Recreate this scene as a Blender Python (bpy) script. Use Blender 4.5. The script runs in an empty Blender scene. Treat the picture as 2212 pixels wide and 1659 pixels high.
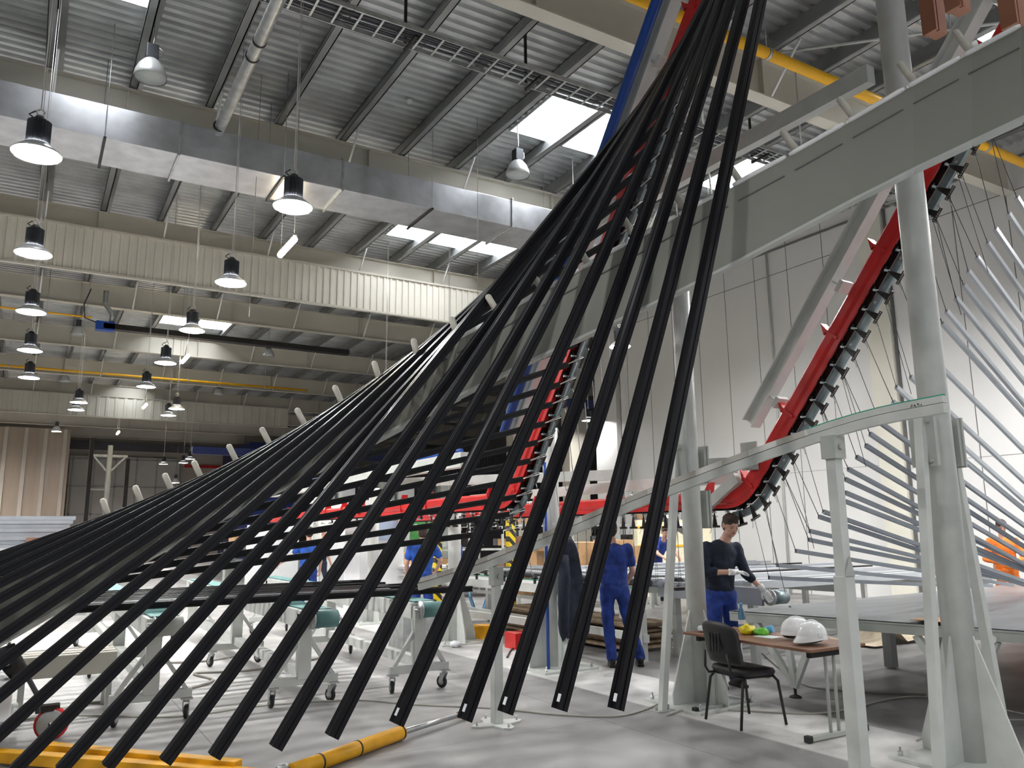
import bpy, math, random
from mathutils import Vector, Matrix, noise
random.seed(7)
S = bpy.context.scene
COL = S.collection
PI = math.pi
V = Vector

# ------------------------------------------------------------------ camera
# hall axes: +X along the roof girders, +Y along the purlins and the conveyor line, Z up
CX, CY, F = 1106.0, 829.5, 1720.0
CAMZ = 1.65
ROLL, HY = 0.011, 1148.0
def _rc(u, v): return V(((u - CX) / F, -(v - CY) / F, 1.0))
_up = _rc(CX, HY).cross(_rc(CX + 1000, HY - 1000 * ROLL)).normalized()
if _up.y < 0: _up = -_up
_vb = _rc(51, HY - (51 - CX) * ROLL)
_Y = (_vb - _up * _vb.dot(_up)).normalized()
_X = _up.cross(_Y)
if _X.x < 0: _X = -_X
RM = Matrix((_X, _Y, _up))
CAM = V((0, 0, CAMZ))
def ray(u, v): return RM @ _rc(u, v)
def atz(u, v, z):
    d = ray(u, v); return CAM + d * ((z - CAMZ) / d.z)
def aty(u, v, y):
    d = ray(u, v); return CAM + d * (y / d.y)
def atx(u, v, x):
    d = ray(u, v); return CAM + d * (x / d.x)
cd = bpy.data.cameras.new('camera'); cam = bpy.data.objects.new('camera', cd); COL.objects.link(cam)
cd.sensor_width = 36.0; cd.lens = F / 2212.0 * 36.0; cd.clip_end = 300; cd.clip_start = 0.05
rgt, upv, fwd = RM @ V((1, 0, 0)), RM @ V((0, 1, 0)), RM @ V((0, 0, 1))
cam.matrix_world = Matrix(((rgt.x, upv.x, -fwd.x, 0), (rgt.y, upv.y, -fwd.y, 0), (rgt.z, upv.z, -fwd.z, CAMZ), (0, 0, 0, 1)))
S.camera = cam
# ------------------------------------------------------------------ world and exposure
W = bpy.data.worlds.new('world'); S.world = W; W.use_nodes = True
bg = W.node_tree.nodes['Background']; bg.inputs[0].default_value = (0.92, 0.96, 1.0, 1); bg.inputs[1].default_value = 0.32
S.view_settings.view_transform = 'Standard'; S.view_settings.look = 'None'
S.view_settings.gamma = 1; S.view_settings.use_curve_mapping = False
S.view_settings.exposure = 0.62
LAMP_E = 290.0; SKY_E = 10.0; TUBE_E = 60.0; OLD_E = 420.0

# ------------------------------------------------------------------ materials
MATS = {}
def mat(name, col, rough=0.5, metal=0.0, nz=0.06, scale=6.0, bump=0.0, emit=0.0, alpha=1.0, trans=0.0, stretch=None, ecol=None, spec=0.5):
    m = bpy.data.materials.new(name); m.use_nodes = True
    nt = m.node_tree; b = nt.nodes['Principled BSDF']
    b.inputs['Roughness'].default_value = rough; b.inputs['Metallic'].default_value = metal
    b.inputs['Specular IOR Level'].default_value = spec
    c = tuple(col) + (1,)
    b.inputs['Base Color'].default_value = c
    if nz > 0:
        tc = nt.nodes.new('ShaderNodeTexCoord'); n = nt.nodes.new('ShaderNodeTexNoise'); n.inputs['Scale'].default_value = scale; n.inputs['Detail'].default_value = 4
        src = tc.outputs['Object']
        if stretch:
            mp = nt.nodes.new('ShaderNodeMapping'); mp.inputs['Scale'].default_value = stretch
            nt.links.new(src, mp.inputs['Vector']); src = mp.outputs['Vector']
        nt.links.new(src, n.inputs['Vector'])
        r = nt.nodes.new('ShaderNodeValToRGB'); r.color_ramp.elements[0].position = 0.3; r.color_ramp.elements[1].position = 0.7
        r.color_ramp.elements[0].color = tuple(max(0, x * (1 - nz * 2)) for x in col) + (1,)
        r.color_ramp.elements[1].color = tuple(min(1, x * (1 + nz)) for x in col) + (1,)
        nt.links.new(n.outputs['Fac'], r.inputs['Fac']); nt.links.new(r.outputs['Color'], b.inputs['Base Color'])
        if bump > 0:
            bp = nt.nodes.new('ShaderNodeBump'); bp.inputs['Strength'].default_value = bump; bp.inputs['Distance'].default_value = 0.02
            nt.links.new(n.outputs['Fac'], bp.inputs['Height']); nt.links.new(bp.outputs['Normal'], b.inputs['Normal'])
    if emit > 0:
        b.inputs['Emission Color'].default_value = (tuple(ecol) if ecol else tuple(col)) + (1,); b.inputs['Emission Strength'].default_value = emit
    if trans > 0: b.inputs['Transmission Weight'].default_value = trans
    if alpha < 1: b.inputs['Alpha'].default_value = alpha
    MATS[name] = m; return m
mat('deck', (0.62, 0.64, 0.64), 0.36, 0.5, 0.12, 1.5)
mat('purlin', (0.30, 0.31, 0.31), 0.45, 0.6, 0.10, 2.0)
mat('cream', (0.60, 0.57, 0.49), 0.55, 0, 0.04, 1.0)
mat('cream_ribbed', (0.74, 0.71, 0.62), 0.5, 0, 0.04, 1.0)
mat('duct', (0.66, 0.67, 0.70), 0.32, 0.85, 0.10, 3.0)
mat('galv', (0.55, 0.57, 0.57), 0.4, 0.8, 0.12, 8.0)
mat('wall_panel', (0.80, 0.80, 0.79), 0.4, 0, 0.02, 0.6)
mat('seam', (0.12, 0.12, 0.12), 0.8, 0, 0)
mat('pilaster', (0.80, 0.78, 0.68), 0.5, 0, 0.03, 1)
mat('white_paint', (0.62, 0.64, 0.61), 0.35, 0, 0.05, 5.0)
mat('grey_paint', (0.45, 0.47, 0.44), 0.4, 0, 0.05, 5.0)
mat('guide_face', (0.23, 0.23, 0.20), 0.5, 0, 0.03, 1.5)
mat('roller', (0.88, 0.88, 0.87), 0.3, 0, 0.02)
mat('peg', (0.52, 0.50, 0.43), 0.55, 0, 0.06, 15)
mat('black_profile', (0.004, 0.004, 0.006), 0.36, 0.0, 0.2, 3.0, spec=0.35)
mat('black', (0.015, 0.015, 0.016), 0.5, 0, 0.1)
mat('rubber', (0.02, 0.02, 0.022), 0.65, 0, 0.2, 20)
mat('sticker', (0.85, 0.87, 0.9), 0.3, 0, 0)
mat('red', (0.62, 0.02, 0.02), 0.35, 0, 0.10, 3.0)
mat('dark_metal', (0.035, 0.032, 0.03), 0.42, 0.5, 0.3, 20)
mat('blue_steel', (0.24, 0.30, 0.32), 0.35, 0.5, 0.15, 8)
mat('silver', (0.36, 0.385, 0.42), 0.35, 0.55, 0.05, 4)
mat('silver_light', (0.62, 0.65, 0.68), 0.35, 0.3, 0.03, 4)
mat('sheet', (0.25, 0.265, 0.28), 0.32, 0.45, 0.10, 1.2, 0.25, stretch=(1, 6, 1))
mat('copper', (0.46, 0.20, 0.12), 0.4, 0.3, 0.08, 3)
mat('yellow', (0.85, 0.42, 0.01), 0.4, 0, 0.08, 6)
mat('yellow_pipe', (0.90, 0.47, 0.01), 0.4, 0, 0.04, 3)
mat('blue_pipe', (0.01, 0.07, 0.36), 0.4, 0, 0.05)
mat('navy_pipe', (0.010, 0.022, 0.12), 0.4, 0, 0.05)
mat('teal', (0.12, 0.27, 0.26), 0.6, 0, 0.06, 10)
mat('green_strip', (0.02, 0.35, 0.22), 0.5, 0, 0)
mat('wood', (0.25, 0.12, 0.07), 0.4, 0, 0.15, 3, stretch=(12, 1, 1))
mat('cardboard', (0.50, 0.30, 0.15), 0.8, 0, 0.12, 4)
mat('brown_sheet', (0.22, 0.11, 0.07), 0.6, 0, 0.15, 3)
mat('chain', (0.62, 0.62, 0.60), 0.4, 0.7, 0)
mat('rope', (0.45, 0.43, 0.38), 0.7, 0, 0)
mat('heatsink', (0.06, 0.065, 0.075), 0.45, 0.4, 0.05)
mat('reflector', (0.75, 0.76, 0.76), 0.3, 0.5, 0)
mat('old_glass', (0.52, 0.56, 0.54), 0.35, 0, 0)
mat('lamp_on', (1, 1, 1), 0.5, 0, 0, emit=LAMP_E, ecol=(1, 0.985, 0.97))
mat('old_on', (1, 1, 1), 0.5, 0, 0, emit=OLD_E, ecol=(1, 0.86, 0.88))
mat('tube_on', (1, 1, 1), 0.5, 0, 0, emit=TUBE_E, ecol=(1, 0.86, 0.60))
mat('skylight', (0.9, 0.93, 1), 0.5, 0, 0, emit=SKY_E, ecol=(0.93, 0.96, 1.0))
mat('skin', (0.62, 0.36, 0.27), 0.5, 0, 0.05, 25)
mat('hair', (0.055, 0.035, 0.022), 0.7, 0, 0.3, 60, 0.6)
mat('cloth_navy', (0.012, 0.018, 0.038), 0.85, 0, 0.25, 12, 0.5)
mat('cloth_blue', (0.014, 0.045, 0.27), 0.8, 0, 0.25, 9, 0.5)
mat('cloth_blue_bright', (0.02, 0.10, 0.48), 0.8, 0, 0.2, 9, 0.5)
mat('cloth_orange', (0.85, 0.20, 0.02), 0.8, 0, 0.15, 9, 0.5)
mat('glove', (0.85, 0.85, 0.84), 0.8, 0, 0.05, 30)
mat('glove_blue', (0.02, 0.03, 0.25), 0.5, 0, 0.1)
mat('eye', (0.02, 0.015, 0.012), 0.3, 0, 0)
mat('lips', (0.38, 0.15, 0.12), 0.5, 0, 0)
mat('helmet', (0.85, 0.86, 0.86), 0.18, 0, 0.0)
mat('bottle', (0.25, 0.50, 0.75), 0.05, 0, 0, trans=0.85)
mat('bag_yellow', (0.9, 0.70, 0.02), 0.35, 0, 0.15, 20)
mat('bag_green', (0.14, 0.50, 0.03), 0.35, 0, 0.15, 20)
mat('light_blue', (0.12, 0.42, 0.70), 0.4, 0, 0)
mat('cable', (0.30, 0.28, 0.25), 0.6, 0, 0)
mat('cable_dark', (0.06, 0.06, 0.07), 0.6, 0, 0)
mat('film', (0.62, 0.52, 0.38), 0.4, 0, 0.1, 5, 0.4)
mat('pvc_strip', (0.46, 0.39, 0.30), 0.35, 0, 0.08, 0.5, stretch=(3, 3, .4))
mat('door_panel', (0.66, 0.65, 0.58), 0.6, 0, 0.05, 0.6)
mat('far_wall', (0.55, 0.51, 0.44), 0.7, 0, 0.06, 0.4)
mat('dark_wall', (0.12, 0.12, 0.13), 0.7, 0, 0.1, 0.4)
mat('cabinet', (0.82, 0.84, 0.85), 0.35, 0, 0.02)
mat('screen_blue', (0.45, 0.55, 0.72), 0.2, 0, 0.0)
mat('green_board', (0.05, 0.25, 0.05), 0.6, 0, 0.1)
mat('magenta', (0.35, 0.02, 0.25), 0.5, 0, 0)
mat('ivory', (0.85, 0.80, 0.58), 0.5, 0, 0.04, 20)
mat('pallet', (0.40, 0.30, 0.20), 0.8, 0, 0.2, 10)
mat('orange_cap', (0.75, 0.25, 0.02), 0.7, 0, 0)

def stripe_mat(name, c1, c2, freq, axis=(1, 0, 1)):
    m = mat(name, c1, 0.5, 0, 0); nt = m.node_tree; b = nt.nodes['Principled BSDF']
    tc = nt.nodes.new('ShaderNodeTexCoord'); dp = nt.nodes.new('ShaderNodeVectorMath'); dp.operation = 'DOT_PRODUCT'; dp.inputs[1].default_value = axis
    nt.links.new(tc.outputs['Object'], dp.inputs[0])
    mu = nt.nodes.new('ShaderNodeMath'); mu.operation = 'MULTIPLY'; mu.inputs[1].default_value = freq
    fr = nt.nodes.new('ShaderNodeMath'); fr.operation = 'FRACT'; gt = nt.nodes.new('ShaderNodeMath'); gt.operation = 'GREATER_THAN'; gt.inputs[1].default_value = 0.5
    mx = nt.nodes.new('ShaderNodeMix'); mx.data_type = 'RGBA'; mx.inputs[6].default_value = tuple(c1) + (1,); mx.inputs[7].default_value = tuple(c2) + (1,)
    nt.links.new(dp.outputs['Value'], mu.inputs[0]); nt.links.new(mu.outputs[0], fr.inputs[0]); nt.links.new(fr.outputs[0], gt.inputs[0])
    nt.links.new(gt.outputs[0], mx.inputs[0]); nt.links.new(mx.outputs[2], b.inputs['Base Color'])
stripe_mat('hazard', (0.85, 0.62, 0.0), (0.02, 0.02, 0.02), 5.0)
stripe_mat('rubbed_white', (0.72, 0.71, 0.67), (0.52, 0.50, 0.45), 2.6, (0, 1, 0))

def floor_mat():
    m = bpy.data.materials.new('floor'); m.use_nodes = True; nt = m.node_tree; b = nt.nodes['Principled BSDF']; L = nt.links
    N = nt.nodes.new; tc = N('ShaderNodeTexCoord')
    def noisef(scale, detail, st=(1, 1, 1)):
        mp = N('ShaderNodeMapping'); mp.inputs['Scale'].default_value = st; L.new(tc.outputs['Object'], mp.inputs['Vector'])
        n = N('ShaderNodeTexNoise'); n.inputs['Scale'].default_value = scale; n.inputs['Detail'].default_value = detail; L.new(mp.outputs['Vector'], n.inputs['Vector']); return n.outputs['Fac']
    def ramp(src, stops):
        r = N('ShaderNodeValToRGB'); e = r.color_ramp.elements
        e[0].position, e[0].color = stops[0][0], stops[0][1] + (1,); e[1].position, e[1].color = stops[-1][0], stops[-1][1] + (1,)
        for p, c in stops[1:-1]: x = e.new(p); x.color = c + (1,)
        L.new(src, r.inputs['Fac']); return r.outputs['Color']
    base = ramp(noisef(1.1, 6), [(0.3, (0.15, 0.147, 0.143)), (0.5, (0.235, 0.23, 0.225)), (0.72, (0.34, 0.335, 0.325))])
    dust_and_light = ramp(noisef(2.2, 8), [(0.3, (0.42, 0.415, 0.40)), (0.6, (0.64, 0.635, 0.62))])
    sx = N('ShaderNodeSeparateXYZ'); L.new(tc.outputs['Object'], sx.inputs[0])
    def band(lo, hi, soft):
        a = N('ShaderNodeMapRange'); a.inputs[1].default_value = lo; a.inputs[2].default_value = lo + soft; L.new(sx.outputs['X'], a.inputs[0])
        c = N('ShaderNodeMapRange'); c.inputs[1].default_value = hi + soft; c.inputs[2].default_value = hi; L.new(sx.outputs['X'], c.inputs[0])
        mu = N('ShaderNodeMath'); mu.operation = 'MULTIPLY'; L.new(a.outputs[0], mu.inputs[0]); L.new(c.outputs[0], mu.inputs[1]); return mu.outputs[0]
    mx = N('ShaderNodeMix'); mx.data_type = 'RGBA'; L.new(band(5.2, 6.25, 0.04), mx.inputs[0]); L.new(base, mx.inputs[6]); L.new(dust_and_light, mx.inputs[7])
    # dusty floor under the left loading conveyors, strong light put into its white
    mr = N('ShaderNodeMapRange'); mr.inputs[1].default_value = 5.5; mr.inputs[2].default_value = 9.0; L.new(sx.outputs['Y'], mr.inputs[0])
    mr2 = N('ShaderNodeMapRange'); mr2.inputs[1].default_value = 5.2; mr2.inputs[2].default_value = 4.0; L.new(sx.outputs['X'], mr2.inputs[0])
    mu = N('ShaderNodeMath'); mu.operation = 'MULTIPLY'; L.new(mr.outputs[0], mu.inputs[0]); L.new(mr2.outputs[0], mu.inputs[1])
    mu2 = N('ShaderNodeMath'); mu2.operation = 'MULTIPLY'; mu2.inputs[1].default_value = 0.5; L.new(mu.outputs[0], mu2.inputs[0])
    mx2 = N('ShaderNodeMix'); mx2.data_type = 'RGBA'; L.new(mu2.outputs[0], mx2.inputs[0]); L.new(mx.outputs[2], mx2.inputs[6]); L.new(dust_and_light, mx2.inputs[7])
    # saw-cut joints every 3.1 m in X, 4 m in Y
    def joint(out, off, per):
        ad = N('ShaderNodeMath'); ad.operation = 'ADD'; ad.inputs[1].default_value = off; L.new(out, ad.inputs[0])
        dv = N('ShaderNodeMath'); dv.operation = 'DIVIDE'; dv.inputs[1].default_value = per; L.new(ad.outputs[0], dv.inputs[0])
        fr = N('ShaderNodeMath'); fr.operation = 'FRACT'; L.new(dv.outputs[0], fr.inputs[0])
        lt = N('ShaderNodeMath'); lt.operation = 'LESS_THAN'; lt.inputs[1].default_value = 0.008 / per; L.new(fr.outputs[0], lt.inputs[0]); return lt.outputs[0]
    jm = N('ShaderNodeMath'); jm.operation = 'MAXIMUM'; L.new(joint(sx.outputs['X'], 100 - 5.33 + 0.0, 3.1), jm.inputs[0]); L.new(joint(sx.outputs['Y'], 100 - 2.0, 4.0), jm.inputs[1])
    mx3 = N('ShaderNodeMix'); mx3.data_type = 'RGBA'; L.new(jm.outputs[0], mx3.inputs[0]); L.new(mx2.outputs[2], mx3.inputs[6]); mx3.inputs[7].default_value = (0.1, 0.1, 0.1, 1)
    L.new(mx3.outputs[2], b.inputs['Base Color'])
    rr = N('ShaderNodeMapRange'); rr.inputs[3].default_value = 0.35; rr.inputs[4].default_value = 0.6; L.new(noisef(1.7, 5), rr.inputs[0]); L.new(rr.outputs[0], b.inputs['Roughness'])
    MATS['floor'] = m
floor_mat()

# ------------------------------------------------------------------ mesh builder
WM = {}
class MB:
    def __init__(s): s.v = []; s.f = []; s.sm = []
    def add(s, vs, fs, smooth=False):
        o = len(s.v); s.v += [V(p) for p in vs]; s.f += [tuple(i + o for i in f) for f in fs]; s.sm += [smooth] * len(fs); return s
    def box(s, c, d, R=None):
        c = V(c); h = V(d) / 2; vs = []
        for x in (-1, 1):
            for y in (-1, 1):
                for z in (-1, 1):
                    p = V((x * h.x, y * h.y, z * h.z)); vs.append(c + (R @ p if R else p))
        return s.add(vs, [(0, 1, 3, 2), (4, 6, 7, 5), (0, 4, 5, 1), (2, 3, 7, 6), (0, 2, 6, 4), (1, 5, 7, 3)])
    def beam(s, a, b, w, h, up=(0, 0, 1), sec=None):
        """extrude a section (list of (u,v)) or w x h rectangle from a to b; u sideways, v along 'up'"""
        a, b = V(a), V(b); d = (b - a).normalized(); up = V(up)
        u = d.cross(up)
        if u.length < 1e-4: u = d.cross(V((0, 1, 0)))
        u.normalize(); v = u.cross(d).normalized()
        if sec is None: sec = [(-w / 2, -h / 2), (w / 2, -h / 2), (w / 2, h / 2), (-w / 2, h / 2)]
        n = len(sec); vs = [a + u * p[0] + v * p[1] for p in sec] + [b + u * p[0] + v * p[1] for p in sec]
        fs = [(i, (i + 1) % n, n + (i + 1) % n, n + i) for i in range(n)] + [tuple(range(n - 1, -1, -1)), tuple(range(n, 2 * n))]
        return s.add(vs, fs)
    def tube(s, pts, r, n=10, caps=True, sx=1.0):
        pts = [V(p) for p in pts]; rs = r if isinstance(r, (list, tuple)) else [r] * len(pts)
        prev = None; rings = []
        for i, p in enumerate(pts):
            d = (pts[min(i + 1, len(pts) - 1)] - pts[max(i - 1, 0)])
            if d.length < 1e-7: d = V((0, 0, 1))
            d.normalize()
            if prev is None:
                u = d.cross(V((0, 0, 1)))
                if u.length < 1e-3: u = V((1, 0, 0))
            else:
                u = prev - d * prev.dot(d)
            u.normalize(); prev = u; w = d.cross(u)
            rings.append([p + (u * math.cos(2 * PI * k / n) * sx + w * math.sin(2 * PI * k / n)) * rs[i] for k in range(n)])
        vs = [q for rg in rings for q in rg]; fs = []
        for i in range(len(rings) - 1):
            for k in range(n): fs.append((i * n + k, i * n + (k + 1) % n, (i + 1) * n + (k + 1) % n, (i + 1) * n + k))
        s.add(vs, fs, True)
        if caps:
            o = len(s.v) - len(vs)
            s.f += [tuple(o + k for k in range(n - 1, -1, -1)), tuple(o + len(vs) - n + k for k in range(n))]; s.sm += [False, False]
        return s
    def ell(s, c, r, n=12, m=8, R=None):
        c = V(c); vs = []; fs = []
        for i in range(1, m):
            t = PI * i / m
            for k in range(n):
                a = 2 * PI * k / n; p = V((r[0] * math.sin(t) * math.cos(a), r[1] * math.sin(t) * math.sin(a), r[2] * math.cos(t)))
                vs.append(c + (R @ p if R else p))
        top = V((0, 0, r[2])); bot = V((0, 0, -r[2]))
        vs += [c + (R @ top if R else top), c + (R @ bot if R else bot)]
        for i in range(m - 2):
            for k in range(n): fs.append((i * n + k, (i + 1) * n + k, (i + 1) * n + (k + 1) % n, i * n + (k + 1) % n))
        T = len(vs) - 2
        for k in range(n): fs.append((T, k, (k + 1) % n)); fs.append((T + 1, (m - 2) * n + (k + 1) % n, (m - 2) * n + k))
        return s.add(vs, fs, True)
    def lathe(s, prof, c=(0, 0, 0), n=20, axis=None):
        """prof: list of (r,z)"""
        c = V(c); R = V((0, 0, 1)).rotation_difference(V(axis)).to_matrix() if axis else None
        vs = []
        for r, z in prof:
            for k in range(n):
                p = V((r * math.cos(2 * PI * k / n), r * math.sin(2 * PI * k / n), z)); vs.append(c + (R @ p if R else p))
        fs = []
        for i in range(len(prof) - 1):
            for k in range(n): fs.append((i * n + k, i * n + (k + 1) % n, (i + 1) * n + (k + 1) % n, (i + 1) * n + k))
        return s.add(vs, fs, True)
    def prism(s, pts, off):
        """planar polygon extruded by vector off"""
        pts = [V(p) for p in pts]; off = V(off); n = len(pts)
        return s.add(pts + [p + off for p in pts], [tuple(range(n - 1, -1, -1)), tuple(range(n, 2 * n))] + [(i, (i + 1) % n, n + (i + 1) % n, n + i) for i in range(n)])
    def build(s, name, m, parent=None, bevel=0.0):
        pm = WM.get(parent.name, parent.matrix_world.copy()) if parent else None
        me = bpy.data.meshes.new(name); loc = pm.inverted() if parent else None
        vs = s.v
        if parent is not None: vs = [loc @ p for p in vs]
        me.from_pydata([tuple(p) for p in vs], [], s.f); me.update()
        me.polygons.foreach_set('use_smooth', s.sm)
        me.materials.append(MATS[m] if isinstance(m, str) else m)
        o = bpy.data.objects.new(name, me); COL.objects.link(o)
        if parent is not None: o.parent = parent; WM[o.name] = pm
        if bevel > 0:
            b = o.modifiers.new('bevel', 'BEVEL'); b.width = bevel; b.segments = 2; b.limit_method = 'ANGLE'
        return o
def tag(o, label, cat, group=None):
    o['label'] = label; o['category'] = cat
    if group: o['group'] = group
    return o
def thing(name, loc, label, cat, group=None, rz=0.0):
    o = bpy.data.objects.new(name, None); COL.objects.link(o); o.empty_display_size = 0.1
    o.matrix_world = Matrix.Translation(V(loc)) @ Matrix.Rotation(rz, 4, 'Z')
    o.location = V(loc); o.rotation_euler = (0, 0, rz)
    return tag(o, label, cat, group)
def struct(o): o['kind'] = 'structure'; return o
def dup(root, mw):
    """copy of a thing, its parts and their sub-parts"""
    r = root.copy(); COL.objects.link(r); r.matrix_world = mw
    for ch in list(root.children):
        c = ch.copy(); COL.objects.link(c); c.parent = r; c.matrix_parent_inverse = ch.matrix_parent_inverse
        for g in list(ch.children):
            d = g.copy(); COL.objects.link(d); d.parent = c; d.matrix_parent_inverse = g.matrix_parent_inverse
    return r
ORD = ['first', 'second', 'third', 'fourth', 'fifth', 'sixth', 'seventh', 'eighth', 'ninth', 'tenth', 'eleventh', 'twelfth', 'thirteenth', 'fourteenth', 'fifteenth', 'sixteenth', 'seventeenth', 'eighteenth', 'nineteenth', 'twentieth', 'twenty-first', 'twenty-second', 'twenty-third', 'twenty-fourth', 'twenty-fifth', 'twenty-sixth', 'twenty-seventh', 'twenty-eighth', 'twenty-ninth', 'thirtieth', 'thirty-first', 'thirty-second', 'thirty-third', 'thirty-fourth', 'thirty-fifth', 'thirty-sixth', 'thirty-seventh', 'thirty-eighth', 'thirty-ninth', 'fortieth']
def lerp(a, b, t): return a + (b - a) * t
def interp(xs, ys, x):
    if x <= xs[0]: i = 0
    elif x >= xs[-1]: i = len(xs) - 2
    else: i = max(j for j in range(len(xs) - 1) if xs[j] <= x)
    t = (x - xs[i]) / (xs[i + 1] - xs[i]); return ys[i] + (ys[i + 1] - ys[i]) * t

# ================================================================== SETTING
ZD = 9.62          # underside of the roof deck
X0, X1, Y0, Y1 = -9.0, 17.3, -8.0, 66.0
m = MB(); m.add([(X0 - 6, Y0, 0), (30, Y0, 0), (30, Y1 + 1, 0), (X0 - 6, Y1 + 1, 0), (X0 - 6, Y0, -.2), (30, Y0, -.2), (30, Y1 + 1, -.2), (X0 - 6, Y1 + 1, -.2)],
      [(0, 1, 2, 3), (7, 6, 5, 4), (0, 4, 5, 1), (1, 5, 6, 2), (2, 6, 7, 3), (3, 7, 4, 0)])
struct(m.build('floor', 'floor'))
# skylights: openings in the deck between purlins
PX = [1.03 + 1.255 * k for k in range(-8, 23)]
SKY = [(7.72, 8.72, 11.05, 12.7), (8.98, 9.98, 11.05, 12.7), (7.72, 8.72, 17.9, 19.25), (8.98, 9.98, 17.9, 19.25), (10.23, 11.23, 17.9, 19.25),
       (3.72, 4.85, 30.8, 32.0), (4.95, 6.15, 30.8, 32.0), (-0.1, 0.93, 10.9, 12.2), (-5.2, -4.1, 10.9, 12.2), (-5.2, -4.1, 4.9, 6.2), (3.7, 4.85, -1.5, 0.0),
       (12.7, 13.75, 11.05, 12.7), (12.7, 13.75, 4.5, 6.2), (0.0, 0.93, -4, -2.6), (10.2, 11.2, -3, -1.6), (3.72, 4.85, 43.2, 44.4)]
# trapezoidal deck: flutes run along X, cut into strips so the skylights stay open
m = MB(); pitch = 0.207; ny = int((Y1 - Y0) / pitch)
sec = [(0, 0.0), (0.085, 0.0), (0.105, 0.055), (0.187, 0.055)]
def dstrip(m, xa, xb, ya):
    pts = [(ya + a, ZD + b) for a, b in sec] + [(ya + pitch, ZD)]
    n = len(pts); m.add([(xa, p[0], p[1]) for p in pts] + [(xb, p[0], p[1]) for p in pts], [(i, i + 1, n + i + 1, n + i) for i in range(n - 1)])
for j in range(ny):
    ya = Y0 + j * pitch; cuts = sorted([(s[0], s[1]) for s in SKY if s[2] < ya + pitch and s[3] > ya])
    x = X0 - 6
    for a, b in cuts:
        if a > x: dstrip(m, x, a, ya)
        x = b
    dstrip(m, x, 30, ya)
m.box((7.5, (Y0 + Y1) / 2, ZD + 0.4), (45, Y1 - Y0, 0.1))
# the outer roof skin is cut at the skylights by leaving them to their own deep kerbs below it
struct(m.build('ceiling', 'deck'))
for i, s in enumerate(SKY):
    m = MB(); xa, xb, ya, yb = s; z = ZD + 0.12
    m.add([(xa, ya, z), (xb, ya, z), (xb, yb, z), (xa, yb, z), (xa, ya, z + .02), (xb, ya, z + .02), (xb, yb, z + .02), (xa, yb, z + .02)], [(3, 2, 1, 0), (4, 5, 6, 7), (0, 1, 5, 4), (1, 2, 6, 5), (2, 3, 7, 6), (3, 0, 4, 7)])
    w = struct(m.build('window_%d' % (i + 1), 'skylight'))
    m = MB(); t = 0.03
    for c, d in ((((xa + xb) / 2, ya - t / 2, ZD + .05), (xb - xa + 2 * t, t, .16)), (((xa + xb) / 2, yb + t / 2, ZD + .05), (xb - xa + 2 * t, t, .16)), ((xa - t / 2, (ya + yb) / 2, ZD + .05), (t, yb - ya, .16)), ((xb + t / 2, (ya + yb) / 2, ZD + .05), (t, yb - ya, .16))): m.box(c, d)
    m.build('window_frame', 'galv', w)
# purlins (Z-sections) along Y
for k, x in enumerate(PX):
    m = MB(); h = .34; w = .12
    m.box((x, (Y0 + Y1) / 2, ZD - h / 2), (0.02, Y1 - Y0, h)); m.box((x - w / 2, (Y0 + Y1) / 2, ZD - h + .008), (w + .02, Y1 - Y0, .016)); m.box((x + w / 2, (Y0 + Y1) / 2, ZD - .008), (w + .02, Y1 - Y0, .016))
    m.box((x - w, (Y0 + Y1) / 2, ZD - h + .02), (.012, Y1 - Y0, .04))
    where = 'crossing above the LED lamps on the left' if x < 3 else ('above the black profile fan' if x < 7.7 else 'above the right hand columns')
    tag(m.build('roof_purlin', 'purlin'), 'grey roof purlin, %s from the left, %s' % (ORD[k], where), 'purlin', 'roof purlins')
# girders along X
GY = [8.1 + 6.18 * k for k in range(-2, 10)]
gname = {0: 'behind the camera', 1: 'just behind the camera', 2: 'nearest in view, in the upper right behind the orange pipe', 3: 'second nearest, running above the big silver duct', 4: 'third nearest, behind the pale ribbed curtain',
         5: 'fourth from the camera, beyond the pale ribbed curtain', 6: 'fifth from the camera, beyond the dark radiant heater', 7: 'sixth from the camera, above the thin yellow pipe', 8: 'seventh from the camera, behind the warm lit ribbed curtain',
         9: 'eighth from the camera, just beyond the warm lit curtain', 10: 'ninth from the camera, near the end wall', 11: 'farthest one, against the end wall'}
for k, y in enumerate(GY):
    t = thing('roof_girder', (0, y, 8.55), 'cream steel roof girder, ' + gname[k], 'girder', 'roof girders')
    zb = 8.55; zt = ZD - .36; xl, xr = X0 - 5.5, (15.2 if k == 3 else 17.25) if y < 21.5 else 29
    m = MB(); m.box(((xl + xr) / 2, y, (zb + zt) / 2), (xr - xl, .018, zt - zb)); m.build('web', 'cream', t)
    m = MB(); m.box(((xl + xr) / 2, y, zb + .01), (xr - xl, .24, .022)); m.build('bottom_flange', 'cream', t)
    m = MB(); m.box(((xl + xr) / 2, y, zt - .01), (xr - xl, .24, .022)); m.build('top_flange', 'cream', t)
    for x in [xl + 2.2 + 4.4 * i for i in range(8)]: MB().box((x, y, (zb + zt) / 2), (.02, .2, zt - zb - .04)).build('stiffener', 'cream', t)
    for x in PX[5:-2:2] if 1 < k < 10 else []:
        MB().tube([(x + .02, y - .12, zb + .03), (x + .04, y - .75, ZD - .34)], .022, 6).build('knee_brace', 'roller', t)
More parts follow.
